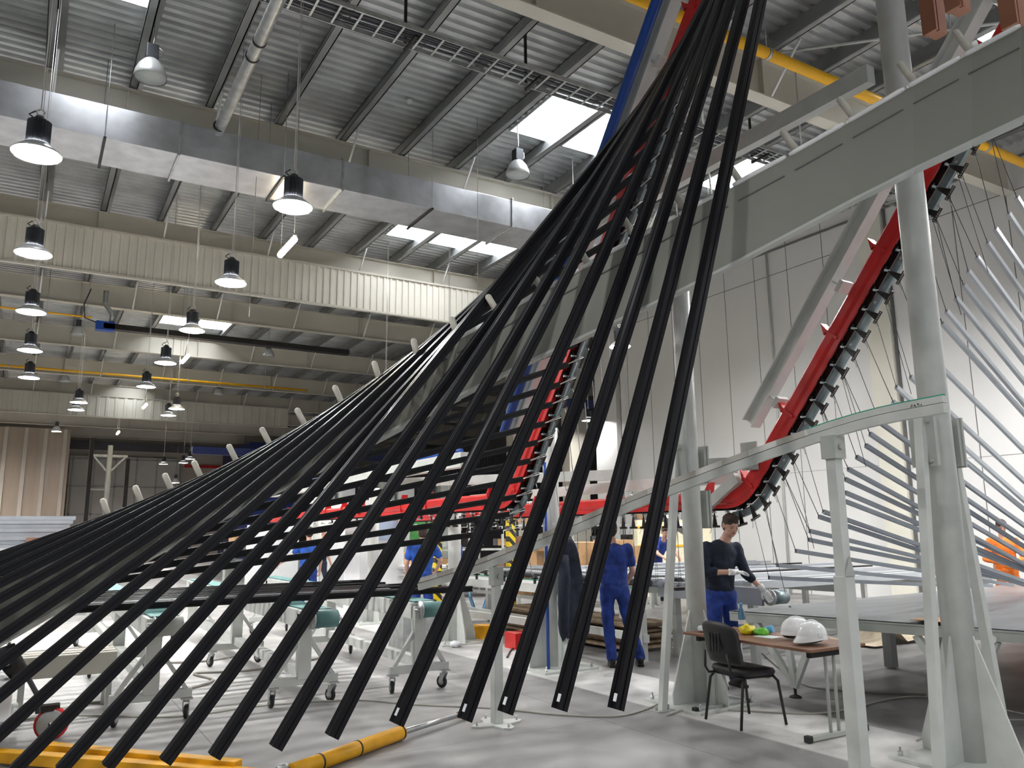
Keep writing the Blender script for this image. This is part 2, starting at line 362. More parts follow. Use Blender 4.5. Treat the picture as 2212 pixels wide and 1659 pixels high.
# roof cross bracing rods, right bay
for i, (a, b) in enumerate((((9.5, 2.2, 9.2), (15.5, 8.0, 9.2)), ((9.5, 8.0, 9.2), (15.5, 2.2, 9.2)), ((8.5, 8.3, 9.2), (14.8, 14.1, 9.2)))):
    tag(MB().tube([a, b], .022, 6).build('bracing_rod', 'white_paint'), ['pale roof bracing rod crossing behind the orange pipe, nearer end left', 'pale roof bracing rod crossing behind the orange pipe, nearer end right', 'pale roof bracing rod above the white wall'][i], 'rod', 'roof bracing rods')

# right hand wall of pale sandwich panels
XW = 17.3
m = MB(); m.box((XW + .1, 6.4, 4.85), (.2, 29.2, 9.7)); struct(m.build('wall_right', 'wall_panel'))
m = MB()
for i in range(26):
    y = 20.9 - 1.155 * i; m.box((XW - .002, y, 4.8), (.006, .014, 9.6))
m.box((XW - .002, 6.4, 8.62), (.006, 29, .014)); m.box((XW - .002, 6.4, 3.1), (.006, 29, .006))
struct(m.build('trim_1', 'seam'))
m = MB(); m.box((XW - .06, 11.35, 4.8), (.12, .62, 9.6)); struct(m.build('trim_2', 'pilaster'))
m = MB(); m.box((XW - .02, 10.98, 4.8), (.05, .05, 9.6)); struct(m.build('trim_3', 'seam'))
m = MB(); m.box((XW + 1.0, 21.1, 4.8), (2.2, .2, 9.6)); m.box((XW + .1, 22.2, 4.8), (.2, 1.2, 9.6)) ; struct(m.build('wall_corner', 'wall_panel'))
m = MB(); m.tube([(XW - .05, 14.6, 0), (XW - .05, 14.6, 9.5)], .03, 8); tag(m.build('downpipe', 'white_paint'), 'thin white vertical pipe on the pale panel wall', 'pipe')
# far end wall
m = MB(); m.box((4, Y1 + .1, 4.9), (52, .2, 9.8)); struct(m.build('wall_back', 'far_wall'))
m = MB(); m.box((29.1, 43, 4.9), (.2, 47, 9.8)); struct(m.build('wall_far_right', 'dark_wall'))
m = MB(); m.box((-14.9, 30, 4.9), (.2, 74, 9.8)); struct(m.build('wall_left', 'far_wall'))
# pvc strip partition, far left
t = thing('strip_partition', (-1.5, 60, 0), 'brown translucent strip partition hanging at the far left end of the hall', 'partition')
m = MB(); m.box((-2.9, 60, 4.3), (10.0, .04, 8.6)); m.build('sheet', 'pvc_strip', t)
m = MB()
for i in range(9): m.box((-7 + i * 1.1, 59.94, 4.3), (.22, .06, 8.6))
m.build('strip', 'cream', t)
# big gridded gate in the end wall
t = thing('sliding_gate', (6, Y1 - .3, 0), 'large pale gridded gate in the far end wall behind the rail tower', 'gate')
m = MB(); m.box((6.1, Y1 - .3, 3.7), (7.4, .08, 7.4)); m.build('panel', 'door_panel', t)
m = MB()
for i in range(6): m.box((2.6 + i * 1.4, Y1 - .38, 3.7), (.1, .08, 7.4))
for j in range(4): m.box((6.1, Y1 - .38, 1.2 + j * 2.0), (7.4, .08, .1))
m.build('frame', 'grey_paint', t)
m = MB(); m.box((9, Y1 - .31, 8.15), (14, .6, .5)); tag(m.build('gate_header', 'dark_wall'), 'dark header box above the gridded gate', 'header')
m = MB(); m.box((13, Y1 - .1, 6.9), (5.6, .2, .22)); tag(m.build('red_far_rail', 'red'), 'red horizontal rail on the far end wall right of the gate', 'rail')
m = MB(); m.box((14.6, 61.4, 4.0), (3.2, 9, 8.0)); tag(m.build('dark_cabin', 'navy_pipe'), 'dark blue box shaped cabin high at the far end', 'cabin')

# ================================================================== ROOF EQUIPMENT
# big silver air duct
t = thing('air_duct', (0, 13.5, 7.7), 'big rectangular silver air duct running under the second girder', 'duct')
segs = [(-9, -3.9), (-3.9, 1.62), (1.62, 4.35), (4.35, 7.9), (7.9, 10.9), (10.9, 11.6)]
for i, (a, b) in enumerate(segs):
    m = MB(); m.box(((a + b) / 2, 13.5, 7.97), (b - a, 1.05, .56)); m.build('duct_section', 'duct', t, .008)
    m = MB()
    for dy, dz, sy, sz in ((0, .30, 1.13, .03), (0, -.30, 1.13, .03), (.54, 0, .03, .6), (-.54, 0, .03, .6)): m.box((b, 13.5 + dy, 7.97 + dz), (.035, sy, sz))
    m.build('flange', 'galv', t)
for x in (-2.6, 0.55, 3.3, 6.1, 9.4):
    h_ = MB().box((x, 13.5, 7.67), (.04, 1.2, .03)).build('hanger_bar', 'dark_metal', t)
    for yy in (12.93, 14.07): MB().tube([(x, yy, 7.67), (x, yy, ZD)], .006, 4).build('hanger_rod', 'galv', h_)
# grey round pipe dropping back to the duct
t = thing('vent_pipe', (2.15, 11, 8.1), 'grey round pipe running under the roof to the silver duct', 'pipe')
MB().tube([(2.08, 3.5, 8.1), (2.15, 12.7, 8.1)], .085, 16).build('pipe', 'galv', t)
for y in (9.9, 10.3, 12.5): MB().tube([(2.13, y, 8.1), (2.13, y + .03, 8.1)], .094, 16).build('clamp', 'dark_metal', t)
# cable tray
t = thing('cable_tray', (5, 9.4, 8.5), 'galvanised cable tray with black cables hanging under the nearest roof bay', 'tray')
m = MB()
for dy in (-.22, .22): m.box((3.5, 9.4 + dy, 8.52), (26, .012, .07))
for i in range(86): m.box((-9 + i * .3, 9.4, 8.5), (.03, .44, .015))
m.build('tray_ladder', 'galv', t)
m = MB()
for k in range(7):
    yy = 9.22 + k * .055; m.tube([(-9, yy, 8.53 + .02 * (k % 2))] + [(-9 + 2 * i, yy + random.uniform(-.03, .03), 8.53 + .015 * (i % 3)) for i in range(1, 13)], .018 if k % 2 else .011, 6)
m.build('cables', 'cable_dark', t)
for x in (-5.6, -3.0, -.4, 2.2, 4.1, 6.15, 8.6, 11.2, 13.7):
    m = MB(); m.box((x, 9.64, 8.97), (.04, .03, 1.0)); m.box((x, 9.45, 8.46), (.04, .42, .04)); m.build('tray_support', 'dark_metal', t)
# pipes
def hpipe(name, y, z, xa, xb, r, mt, label, cs):
    t = thing(name, (0, y, z), label, 'pipe'); MB().tube([(xa, y, z), (xb, y, z)], r, 14).build('pipe', mt, t)
    for x in cs:
        MB().tube([(x, y, z), (x + .05, y, z)], r + .012, 14).build('clamp', 'galv', t)
        MB().tube([(x + .02, y, z), (x + .02, y, ZD)], .008, 4).build('hanger_rod', 'galv', t)
hpipe('gas_pipe', 7.3, 8.68, 3.0, 24, .085, 'yellow_pipe', 'orange gas pipe under the roof in front of the nearest girder', (4.1, 6.9, 8.95, 12.1, 14.9))
hpipe('gas_pipe', 33.0, 7.64, -8, 9.8, .045, 'yellow_pipe', 'thin yellow gas pipe crossing the far roof in front of the sixth girder', (-4, -1, 2, 5, 8))
hpipe('gas_pipe', 26.5, 8.15, -8, 1.2, .03, 'yellow_pipe', 'short thin yellow pipe at far left ending at the heater', (-3, 0))
hpipe('gas_pipe', 26.0, 6.6, 16.4, 28, .04, 'yellow_pipe', 'thin yellow pipe in the dark hall beyond the white wall', (19, 24))
# radiant heater
t = thing('radiant_heater', (5, 26, 7.85), 'long dark radiant tube heater with blue burner under the roof', 'heater')
MB().box((5.3, 26, 7.8), (7.6, .3, .16)).build('reflector', 'dark_metal', t)
MB().box((1.55, 26, 7.8), (.5, .3, .26)).build('burner', 'blue_pipe', t)
MB().tube([(1.7, 26, 7.9), (1.72, 26, 8.2), (1.5, 26, 8.5), (1.5, 26, 8.9)], .07, 10).build('flexible_flue', 'galv', t)
MB().tube([(1.3, 26, 7.9), (1.0, 26, 8.0), (.95, 26, 8.4), (1.1, 26, 8.9)], .02, 6).build('gas_hose', 'cable_dark', t)
# ribbed curtains
def curtain(y, za, zb, xa, xb, pitch, mt, label):
    t = thing('smoke_curtain', (xa, y, za), label, 'curtain')
    m = MB(); n = int((xb - xa) / pitch); pts = []
    for i in range(n):
        x = xa + i * pitch; pts += [(x, y), (x + pitch * .55, y), (x + pitch * .62, y - .03), (x + pitch * .93, y - .03)]
    pts.append((xb, y))
    vs = [(p[0], p[1], za) for p in pts] + [(p[0], p[1], zb) for p in pts]; N = len(pts)
    m.add(vs, [(i, i + 1, N + i + 1, N + i) for i in range(N - 1)]); m.box(((xa + xb) / 2, y + .04, (za + zb) / 2), (xb - xa, .03, zb - za))
    m.build('ribbed_sheet', mt, t)
    m = MB(); m.box(((xa + xb) / 2, y, za), (xb - xa, .12, .05)); m.box(((xa + xb) / 2, y, zb), (xb - xa, .12, .05)); m.build('edge_rail', 'cream', t)
curtain(20.15, 7.66, 8.72, -9, 12.4, .19, 'cream_ribbed', 'pale ribbed metal curtain hung below the third girder')
curtain(45.0, 7.6, 8.66, -9, 12.3, .42, 'cream_ribbed', 'far ribbed curtain lit warm yellow by a tube lamp')
m = MB(); m.box((22, 23.8, 6.3), (13, .25, .3)); tag(m.build('crane_beam', 'navy_pipe'), 'dark blue crane beam in the dark hall beyond the white wall', 'beam')
m = MB(); m.box((10, 34, 5.0), (9, .25, .3)); tag(m.build('crane_beam', 'navy_pipe'), 'dark blue crane beam seen below the long grey guide panel', 'beam')
# ------------------------------------------------------------------ LED high-bay lamps
def led_lamp(top=4.14):
    t = thing('high_bay_lamp', (0, 0, 0), '', 'lamp')
    m = MB(); n = 28; vs = []
    for i, z in enumerate((0.115, .36)):
        for k in range(2 * n):
            a = PI * k / n; r = .112 if k % 2 else .098; vs.append((r * math.cos(a), r * math.sin(a), z))
    N = 2 * n; m.add(vs, [(k, (k + 1) % N, N + (k + 1) % N, N + k) for k in range(N)] + [tuple(range(N, 2 * N))]); m.build('heat_sink', 'heatsink', t)
    MB().lathe([(.235, 0), (.24, .004), (.215, .035), (.15, .085), (.112, .115), (.108, .115), (.145, .08), (.21, .03), (.23, .006)], n=32).build('reflector', 'reflector', t)
    MB().lathe([(0, .055), (.10, .055), (.165, .05), (.168, .062), (0, .066)], n=16).build('lens', 'lamp_on', t)
    MB().lathe([(0, .42), (.04, .42), (.06, .39), (.08, .36), (0, .36)], n=14).build('cap', 'black', t)
    ring = MB(); ring.tube([(.035 * math.cos(a), 0, .465 + .035 * math.sin(a)) for a in [2 * PI * i / 14 for i in range(15)]], .009, 6); ring.build('hook_ring', 'chain', t)
    MB().tube([(-.05, 0, .39), (-.1, .01, .43), (-.06, .02, .47), (0, 0, .5)], .008, 6).build('lead', 'cable_dark', t)
    m = MB(); m.tube([(0, 0, .5), (0, 0, top)], .007, 5); m.tube([(.02, 0, .5), (.03, .01, top)], .004, 4); m.build('chain', 'chain', t)
    return t
lamp0 = led_lamp(); used = [False]
def put_lamp(x, y, z, label):
    mw = Matrix.Translation((x, y, z))
    if not used[0]: used[0] = True; lamp0.matrix_world = mw; lamp0.location = (x, y, z); o = lamp0
    else: o = dup(lamp0, mw)
    tag(o, label, 'lamp', 'LED high bay lamps')
lab1 = ['glowing LED high bay lamp with dark finned body at upper left, largest in the picture', 'lit LED high bay lamp directly below the largest one at far left', 'lit LED high bay lamp, third down the left hand column of lamps', 'lit LED high bay lamp, fourth down the left hand column of lamps', 'lit LED high bay lamp, lowest of the left hand column of lamps']
lab2 = ['lit LED high bay lamp in front of the silver duct', 'lit LED high bay lamp in front of the pale ribbed curtain', 'lit LED high bay lamp beside the far skylight', 'lit LED high bay lamp, fourth in the slanting row from the duct', 'lit LED high bay lamp, fifth in the slanting row from the duct']
for i in range(5): put_lamp(-.22, 9.0 + 3.41 * i, 5.5, lab1[i])
for i in range(5): put_lamp(2.43, 9.05 + 3.4 * i, 5.5, lab2[i])
for x, y, lb in ((1.05, 26.3, 'upper of two overlapping small lit lamps left of the warm curtain'), (1.06, 27.9, 'lower of two overlapping small lit lamps left of the warm curtain'), (3.72, 27.9, 'lower left of the two small lit lamps against the warm curtain'),
                 (3.73, 26.3, 'upper right of the two small lit lamps against the warm curtain'), (6.27, 47.6, 'tiny far lit lamp, leftmost of three before the end wall'), (7.09, 46.3, 'tiny far lit lamp, middle of three before the end wall'), (7.02, 43.8, 'tiny far lit lamp, rightmost of three before the end wall'),
                 (10.57, 13.0, 'lit lamp seen between the black profiles beside the white wall'), (16.9, 22.7, 'small lit lamp in the dark hall beyond the white wall')):
    put_lamp(x, y, 5.5, lb)
# unseen lamps: a few continue the rows, most added to brighten walls and background
for x, y in ((-.22, 2.2), (2.43, -2.2), (13.3, 3.2), (10.57, 1.0), (15.6, 6.2), (-3.3, 8.9), (-3.3, 3.2), (-6.2, 8.9), (8.0, 19.8), (10.57, 17.0), (8.0, 16.0), (15.6, 1.5), (-6.2, 32), (-6.2, 42), (-4.2, 50), (-7, 52), (-5, 58), (13.5, 50), (14.5, 57), (-3.3, 15.8), (-3.3, 22.6)):
    put_lamp(x, y, 5.5, 'lit LED high bay lamp hanging outside the picture' if True else '')
added_lamp = None  # extra lamps added out of sight for even light on right and end walls
for x, y in ((10.5, 5.4), (10.5, 8.0), (10.5, 11.0), (12.0, 11.6), (12.0, 14.6), (13.5, 4.2), (13.5, 1.0), (15.4, 5.2), (15.0, 2.4), (-4.6, 53), (-5.0, 59), (-9, 57), (14.5, 54), (-4.4, 47), (-3.6, 38)):
    if added_lamp is None: added_lamp = led_lamp(2.42); added_lamp.location = (x, y, 7.2); added_lamp.matrix_world = Matrix.Translation((x, y, 7.2)); o = added_lamp
    else: o = dup(added_lamp, Matrix.Translation((x, y, 7.2)))
    tag(o, 'high hung LED lamp added out of sight to brighten the walls', 'lamp', 'LED lamps of the right hand bay')
# older bell lamps
def bell(on, up=1.13):
    t = thing('bell_lamp', (0, 0, 0), '', 'lamp')
    MB().lathe([(.235, 0), (.24, .01), (.225, .09), (.18, .2), (.11, .29), (.07, .32), (.06, .31), (.17, .19), (.215, .09), (.228, .01)], n=28).build('shade', 'reflector', t)
    MB().lathe([(0, .012), (.225, .012), (.225, .02), (0, .03)], n=16).build('glass', 'old_on' if on else 'old_glass', t)
    MB().box((0, 0, .42), (.17, .17, .24)).build('gear_box', 'heatsink', t, .01)
    MB().tube([(.09, 0, .36), (.15, .0, .4), (.15, 0, .5), (.08, 0, .55)], .01, 6).build('conduit', 'chain', t)
    MB().tube([(0, 0, .54), (.02, 0, .66), (0.0, 0, up)], .012, 6).build('stem', 'chain', t)
    return t
bell_off = bell(False); bu = {0: False}
for x, y, z, on, lb in ((1.06, 12.3, 8.5, 0, 'unlit bell shaped lamp at top left under the roof'), (7.69, 12.4, 8.5, 0, 'unlit bell shaped lamp below the large skylight'), (7.61, 31.0, 8.5, 0, 'small unlit bell lamp beyond the radiant heater on the right'),
                    (1.01, 30.7, 8.5, 0, 'small unlit bell lamp on the far left near the blue burner'), (.99, 40.6, 8.5, 0, 'tiny unlit bell lamp at far left before the thin yellow pipe'), (7.71, 40.9, 8.5, 0, 'tiny unlit bell lamp to the right of the slanting lamp row'),
                    (1.05, 50.0, 7.3, 1, 'far glowing bell lamp with pinkish light in front of the strip partition'), (8.2, 56.1, 5.0, 1, 'far glowing bell lamp in front of the gridded gate'), (-4.6, 54, 7.3, 1, 'glowing bell lamp beyond the left picture edge, before the strip partition')):  # the last bell is added out of view to light the end wall
    src = bell_off; mw = Matrix.Translation((x, y, z))
    if on: o = bell(True, ZD + .03 - z); o.location = (x, y, z)
    elif not bu[0]: bu[0] = True; src.location = (x, y, z); src.matrix_world = mw; o = src
    else: o = dup(src, mw)
    tag(o, lb, 'lamp', 'bell shaped lamps')
# tube lamps
for i, (x, y) in enumerate(((3.82, 14.5), (3.81, 25.8), (3.9, 36.3), (3.81, 46.6))):
    t = thing('tube_lamp', (x, y, 7.0), ['warm glowing tube lamp', 'warm glowing tube lamp'][0] + [' nearest, below the silver duct', ' second nearest, right of the slanting lamp row', ' third, in front of the far ribbed curtain', ' farthest, small spot before the end wall'][i], 'lamp', 'warm tube lamps')
    MB().tube([(x, y - .55, 7), (x, y - .5, 7), (x, y + .5, 7), (x, y + .55, 7)], [.03, .055, .055, .03], 12).build('tube', 'tube_on', t)
    MB().box((x, y, 7.06), (.07, 1.0, .04)).build('housing', 'galv', t)
    m = MB()
    for dy in (-.45, .45): m.tube([(x, y + dy, 7.05), (x, y + dy, ZD)], .006, 4)
    m.build('suspension_wire', 'chain', t)
# thin suspension ropes of other services hanging in view
for i, (u, v) in enumerate(((515, 330), (1185, 480), (990, 560))):
    pass
# dangling ropes
for i, (x, y, z) in enumerate(((2.9, 13.2, 5.2), (6.9, 12.6, 5.1))):
    tag(MB().tube([(x, y, ZD), (x, y, z)], .006, 5).build('ceiling_rope', 'rope'), ['thin cord hanging from the roof left of the duct lamp', 'thin cord hanging from the roof below the unlit lamp'][i], 'cord', 'hanging cords')
# smoke detector
p = atz(885, 216, ZD)
tag(MB().lathe([(0, -.06), (.05, -.06), (.07, -.02), (.07, 0), (0, 0)], p, 14).build('smoke_detector', 'white_paint'), 'small white smoke detector on the corrugated roof', 'detector')

# ================================================================== LIFTING LINES (two red rails)
R1X, R2X = 5.05, 6.7
class Rail:
    """hook line in a plane x = const: level part at zl, arc, then an incline rising towards -Y"""
    def __init__(s, x, ya, za, slope, zl, yend, ytop, rad=.75):
        s.x = x; s.sl = slope; s.zl = zl
        th = math.atan(slope); s.th = th
        yc = ya + (za - zl) / slope            # where the incline line meets the level line
        tl = rad * math.tan(th / 2)
        s.pts = [V((x, yend, zl))]
        c = V((x, yc + tl, zl + rad))
        for i in range(9):
            a = th * i / 8; s.pts.append(c + V((0, -math.sin(a) * rad, -math.cos(a) * rad)))
        s.pts.append(V((x, ytop, za - slope * (ytop - ya))))
        s.cum = [0]
        for a, b in zip(s.pts, s.pts[1:]): s.cum.append(s.cum[-1] + (b - a).length)
    def at(s, d):
        i = max(j for j in range(len(s.pts) - 1) if s.cum[j] <= max(d, 0))
        a, b = s.pts[i], s.pts[i + 1]; t = (d - s.cum[i]) / (s.cum[i + 1] - s.cum[i]); p = a.lerp(b, t)
        # smoothed direction
        dr = (b - a).normalized(); return p, dr
    def arc_start(s): return s.cum[1]
    def off(s, o):
        """polyline offset by o away from the hooks (up / back)"""
        out = []
        for i, p in enumerate(s.pts):
            d = (s.pts[min(i + 1, len(s.pts) - 1)] - s.pts[max(i - 1, 0)]).normalized()
            n = V((0, -d.z, d.y)) ; n = -n if n.z < 0 else n
            if i in (1,): d = (s.pts[1] - s.pts[0]).normalized(); n = V((0, 0, 1))
            if i == len(s.pts) - 2: d = (s.pts[-1] - s.pts[-2]).normalized(); n = V((0, -d.z, d.y)); n = -n if n.z < 0 else n
            out.append(p + n * o)
        return out
def nrm(d):
    n = V((0, -d.z, d.y)); return -n if n.z < 0 else n
def path_beam(mb, pts, sec, xdir=(1, 0, 0)):
    """sweep section (u along x, v along normal) on a path in a plane x=const"""
    n = len(sec); rings = []
    for i, p in enumerate(pts):
        d = (pts[min(i + 1, len(pts) - 1)] - pts[max(i - 1, 0)]).normalized(); nn = nrm(d)
        rings.append([p + V((u, 0, 0)) + nn * v for u, v in sec])
    vs = [q for r in rings for q in r]; fs = []
    for i in range(len(pts) - 1):
        for k in range(n): fs.append((i * n + k, i * n + (k + 1) % n, (i + 1) * n + (k + 1) % n, (i + 1) * n + k))
    fs += [tuple(range(n - 1, -1, -1)), tuple(range(len(vs) - n, len(vs)))]
    mb.add(vs, fs)
def rect(w, h, u0=0, v0=0): return [(u0 - w / 2, v0 - h / 2), (u0 + w / 2, v0 - h / 2), (u0 + w / 2, v0 + h / 2), (u0 - w / 2, v0 + h / 2)]
RA = Rail(R1X, 7.68, 2.42, 1.296, 1.73, 19.5, 1.6)
RB = Rail(R2X, 3.34, 4.85, 1.165, 1.68, 15.5, 0.6)
def build_rail(r, label, cols, side):
    t = thing('conveyor_rail', (r.x, r.pts[0].y, r.pts[0].z), label, 'rail', 'red conveyor rails')
    m = MB(); path_beam(m, r.off(.32), [(-.045, -.07), (.045, -.07), (.06, -.03), (.06, .045), (.04, .07), (-.04, .07), (-.06, .045), (-.06, -.03)]); m.build('red_beam', 'red', t)
    m = MB(); path_beam(m, r.off(.32), rect(.010, .05, -.05, -.10)); m.build('side_plate', 'red', t)
    m = MB(); path_beam(m, r.off(.32), rect(.010, .07, .04, -.11)); m.build('chain_channel', 'dark_metal', t)
    m = MB(); path_beam(m, r.off(.12)[1:], rect(.035, .075, .04 * side, 0)); m.build('guide_bar', 'blue_steel', t)
    L = r.cum[-1]; bolts = MB(); d = r.arc_start() - 9.5; k = 0
    while d < L - .1:
        p, dr = r.at(max(d, 0)); n = nrm(dr); c = p + n * .32
        if k % 2 == 0:
            R = Matrix((V((1, 0, 0)), dr, n)).transposed()
            fl = MB(); fl.box(c, (.14, .03, .17), R)
            fl.prism([c + n * .08 - dr * .05 + V((-.05, 0, 0)), c + n * .18 + dr * .03 + V((-.05, 0, 0)) , c + n * .08 + dr * .01 + V((-.05, 0, 0))], (.1, 0, 0)); fl.build('joint_bracket', 'red', t)
        bolts.tube([p + n * .12 + V((.05 * side - .035, 0, 0)), p + n * .12 + V((.05 * side + .035, 0, 0))], .014, 6)
        if k % 3 == 0: MB().beam(c + V((.05 * side, 0, 0)), p + n * .12 + V((.09 * side, 0, 0)), .02, .05, dr).build('guide_bracket', 'dark_metal', t)
        d += .46; k += 1
    bolts.build('bolt_row', 'galv', t)
    return t
railA = build_rail(RA, 'red conveyor rail rising behind the fan of black profiles', None, 1)
railB = build_rail(RB, 'red conveyor rail sweeping up to the right behind the big round column', None, 1)
# inclined support beams above the rails
def support(r, label, conduit):
    t = thing('inclined_beam', tuple(r.at(r.arc_start() + 1)[0]), label, 'beam', 'inclined support beams')
    p0, d = r.at(r.arc_start() + 1.15); p1, d = r.at(r.cum[-1] - .02); n = nrm(d); o = .70 if not conduit else .72
    a, b = p0 + n * o, p1 + n * o; hsec = [(-.07, -.08), (.07, -.08), (.07, -.065), (.006, -.065), (.006, .065), (.07, .065), (.07, .08), (-.07, .08), (-.07, .065), (-.006, .065), (-.006, -.065), (-.07, -.065)]
    MB().beam(a, b, 0, 0, n, hsec).build('h_beam', 'white_paint', t)
    m = MB(); L = (b - a).length; k = .4
    while k < L:
        c = a + (b - a).normalized() * k; m.beam(c - n * .06, c - n * (o - .48), .10, .012, d); m.beam(c - n * (o - .5) - d * .06, c - n * (o - .5) + d * .06, .16, .05, n); k += 1.35
    m.build('bracket', 'white_paint', t)
    if conduit:
        s = V((-.17, 0, 0)); MB().tube([a + s, b + s], .055, 10).build('blue_conduit', 'blue_pipe', t)
support(RA, 'white inclined beam with blue conduit beside the first red rail', True)
support(RB, 'pale inclined beam parallel to and above the second red rail', False)

# ---------------------------------------------------------------- hook hangers
def hanger():
    t = thing('hook_hanger', (0, 0, 0), '', 'hanger')
    m = MB(); m.box((0, 0, .225), (.03, .085, .018)); m.box((0, 0, .195), (.018, .05, .015)); m.tube([(0, 0, .26), (0, 0, .10)], .008, 6); m.build('trolley', 'dark_metal', t)
    m = MB(); m.prism([(-.006, -.011, .13), (-.006, .011, .13), (-.006, .034, .008), (-.006, -.034, .008)], (.012, 0, 0)); m.build('cone_plate', 'dark_metal', t)
    MB().tube([(.03, 0, .16), (-.04, 0, .16)], .011, 8).build('axle_pin', 'silver_light', t)
    m = MB(); m.box((0, 0, 0.010), (.016, .13, .005)); m.box((0, 0, -0.010), (.016, .13, .005))
    for i in range(7): m.box((0, -.063 + .021 * i, 0), (.02, .006, .022))
    m.build('slotted_bar', 'dark_metal', t)
    m = MB(); m.tube([(.0, .055, -.01), (.0, .075, -.06), (.0, .09, -.075)], .004, 4); m.build('hook_pin', 'galv', t)
    return t
hang0 = hanger(); hfirst = [True]
def put_hanger(r, d, label, group):
    p, dr = r.at(d); n = nrm(dr)
    if d > r.arc_start():   # smooth the frame through the bend
        p2, d2 = r.at(min(d + .12, r.cum[-1] - .01)); p1, d1 = r.at(d - .12); dr = (d1 + d2).normalized(); n = nrm(dr)
    mw = Matrix((V((1, 0, 0)), -dr, n)).transposed().to_4x4(); mw.translation = p
    if hfirst[0]: hfirst[0] = False; hang0.matrix_world = mw; o = hang0
    else: o = dup(hang0, mw)
    tag(o, label, 'hanger', group); return p
# rail B hangers: pitch .2 along the incline, level part to the left
d0 = RB.arc_start() - 6.2; nB = 0; hp = []
d = d0; k = 0
cntl = sum(1 for i in range(200) if d0 + .205 * i < RB.arc_start() - .1)
while d < RB.cum[-1] - .2:
    if k < cntl: lb = 'dark hook hanger on the level second red rail, %s left of the bend' % ORD[cntl - 1 - k]
    else: lb = 'dark hook hanger on the rising second red rail, %s above the bend' % ORD[min(k - cntl, 39)]
    p = put_hanger(RB, d, lb, 'hook hangers on the second red rail'); hp.append((d, p)); d += .205; k += 1
# rail A hangers
d = RA.cum[-1] - .3; hA = []; k = 0
while d > RA.arc_start() - 2.2: hA.append(d); d -= .253
for k, d in enumerate(sorted(hA)):
    put_hanger(RA, d, 'dark hook hanger behind black profiles on the first rail, %s from its lower end' % ORD[min(k, 39)], 'hook hangers on the first red rail')

# ---------------------------------------------------------------- black profiles lifted by rail A
PSEC = [(-.03, -.032), (-.012, -.032), (-.012, -.022), (.012, -.022), (.012, -.032), (.03, -.032), (.03, -.012), (.022, -.008), (.022, .004), (.03, .008), (.03, .032), (.006, .032), (.004, .026), (-.004, .026), (-.006, .032), (-.03, .032), (-.03, .006), (-.024, .004), (-.024, -.004), (-.03, -.006)]
BOT = [((1330, 1532), (1643, 0)), ((1208, 1533), (1607, 0)), ((1091, 1540), (1579, 0)), ((1003, 1555), (1558, 0)), ((856, 1564), (1545, 0)), ((716, 1591), (992, 1050)), ((595, 1615), (924, 1050)), ((462, 1634), (847, 1050)), ((356, 1645), (797, 1050)), ((231, 1656), (722, 1050))]
LBAR = 7.24
BZ = {10: .46, 11: .45, 12: .47, 13: .49, 14: .52, 15: .56, 16: .60, 17: .65, 18: .71, 19: .77, 20: .83, 21: .88, 22: .92, 23: .95}
bars = []
for i in range(32):
    y = 3.45 + .155 * i; z = 2.42 + 1.296 * (7.68 - y)
    if i < 10:
        B = aty(*BOT[i][0], y); T = aty(*BOT[i][1], y); T = B + (T - B) * ((R1X - B.x) / (T.x - B.x)); T = B + (T - B).normalized() * min((T - B).length, 7.6)
    else:
        z = max(z, RA.zl + .02 - .25 if i > 29 else z)
        T = V((R1X, y, z)); zb = BZ.get(i, .97); B = V((R1X - math.sqrt(LBAR ** 2 - (z - zb) ** 2), y, zb))
    bars.append((B, T))
for i, (B, T) in enumerate(bars):
    if i < 14: lb = 'long black profile hung over the grey panel, %s lower end from the right' % ORD[i]
    elif i < 23: lb = 'black profile in the tight bundle at the left edge, %s from below' % ORD[i - 14]
    else: lb = 'black profile with right end tied low on the first red rail, %s from above' % ORD[i - 23]
    t = thing('black_profile', tuple(B), lb, 'profile', 'black profiles lifted by the rail')
    Tt = T if i < 10 else T + (B - T).normalized() * .22
    up = V((0, -1, 0)); m = MB(); mid = (B + Tt) / 2 + V((0, 0, -.0)); m.beam(B, Tt, 0, 0, up, [(a * 1.02, b * 1.02) for a, b in PSEC]); m.build('profile_bar', 'black_profile', t)
    if i < 5:
        d = (T - B).normalized(); u = d.cross(up).normalized(); c = B + d * .11 - u * .031 - V((0, .034, 0)) * 0
        m = MB(); m.beam(c - V((0, .0, 0)) - u * .004 - V((0, .02, 0)) - d * .075, c - u * .004 - V((0, .02, 0)) - d * .035, .004, .022, up); m.build('end_label', 'sticker', t)
    if i >= 8:
        m = MB(); m.tube([Tt, T + V((0, -.03, .02))], .004, 4); m.tube([Tt + (B - T).normalized() * .02, T + V((.04, .05, .05))], .0035, 4); m.build('tie_wire', 'chain', t)
# wires slanting beside rail A between hangers (loose loading hooks)
for k, i in enumerate(range(20, 32)):
    B, T = bars[i]; a = T + V((.10, -.02, .02)); b = a + V((.30, .35, -.55))
    tag(MB().tube([a, a.lerp(b, .5) + V((0, 0, -.02)), b, b + V((.02, .01, -.03)), b + V((.04, .0, 0))], .0055, 5).build('loading_hook', 'chain'), 'thin loading hook dangling from the first red rail, %s from above' % ORD[k], 'hook', 'loading hooks on the first rail')
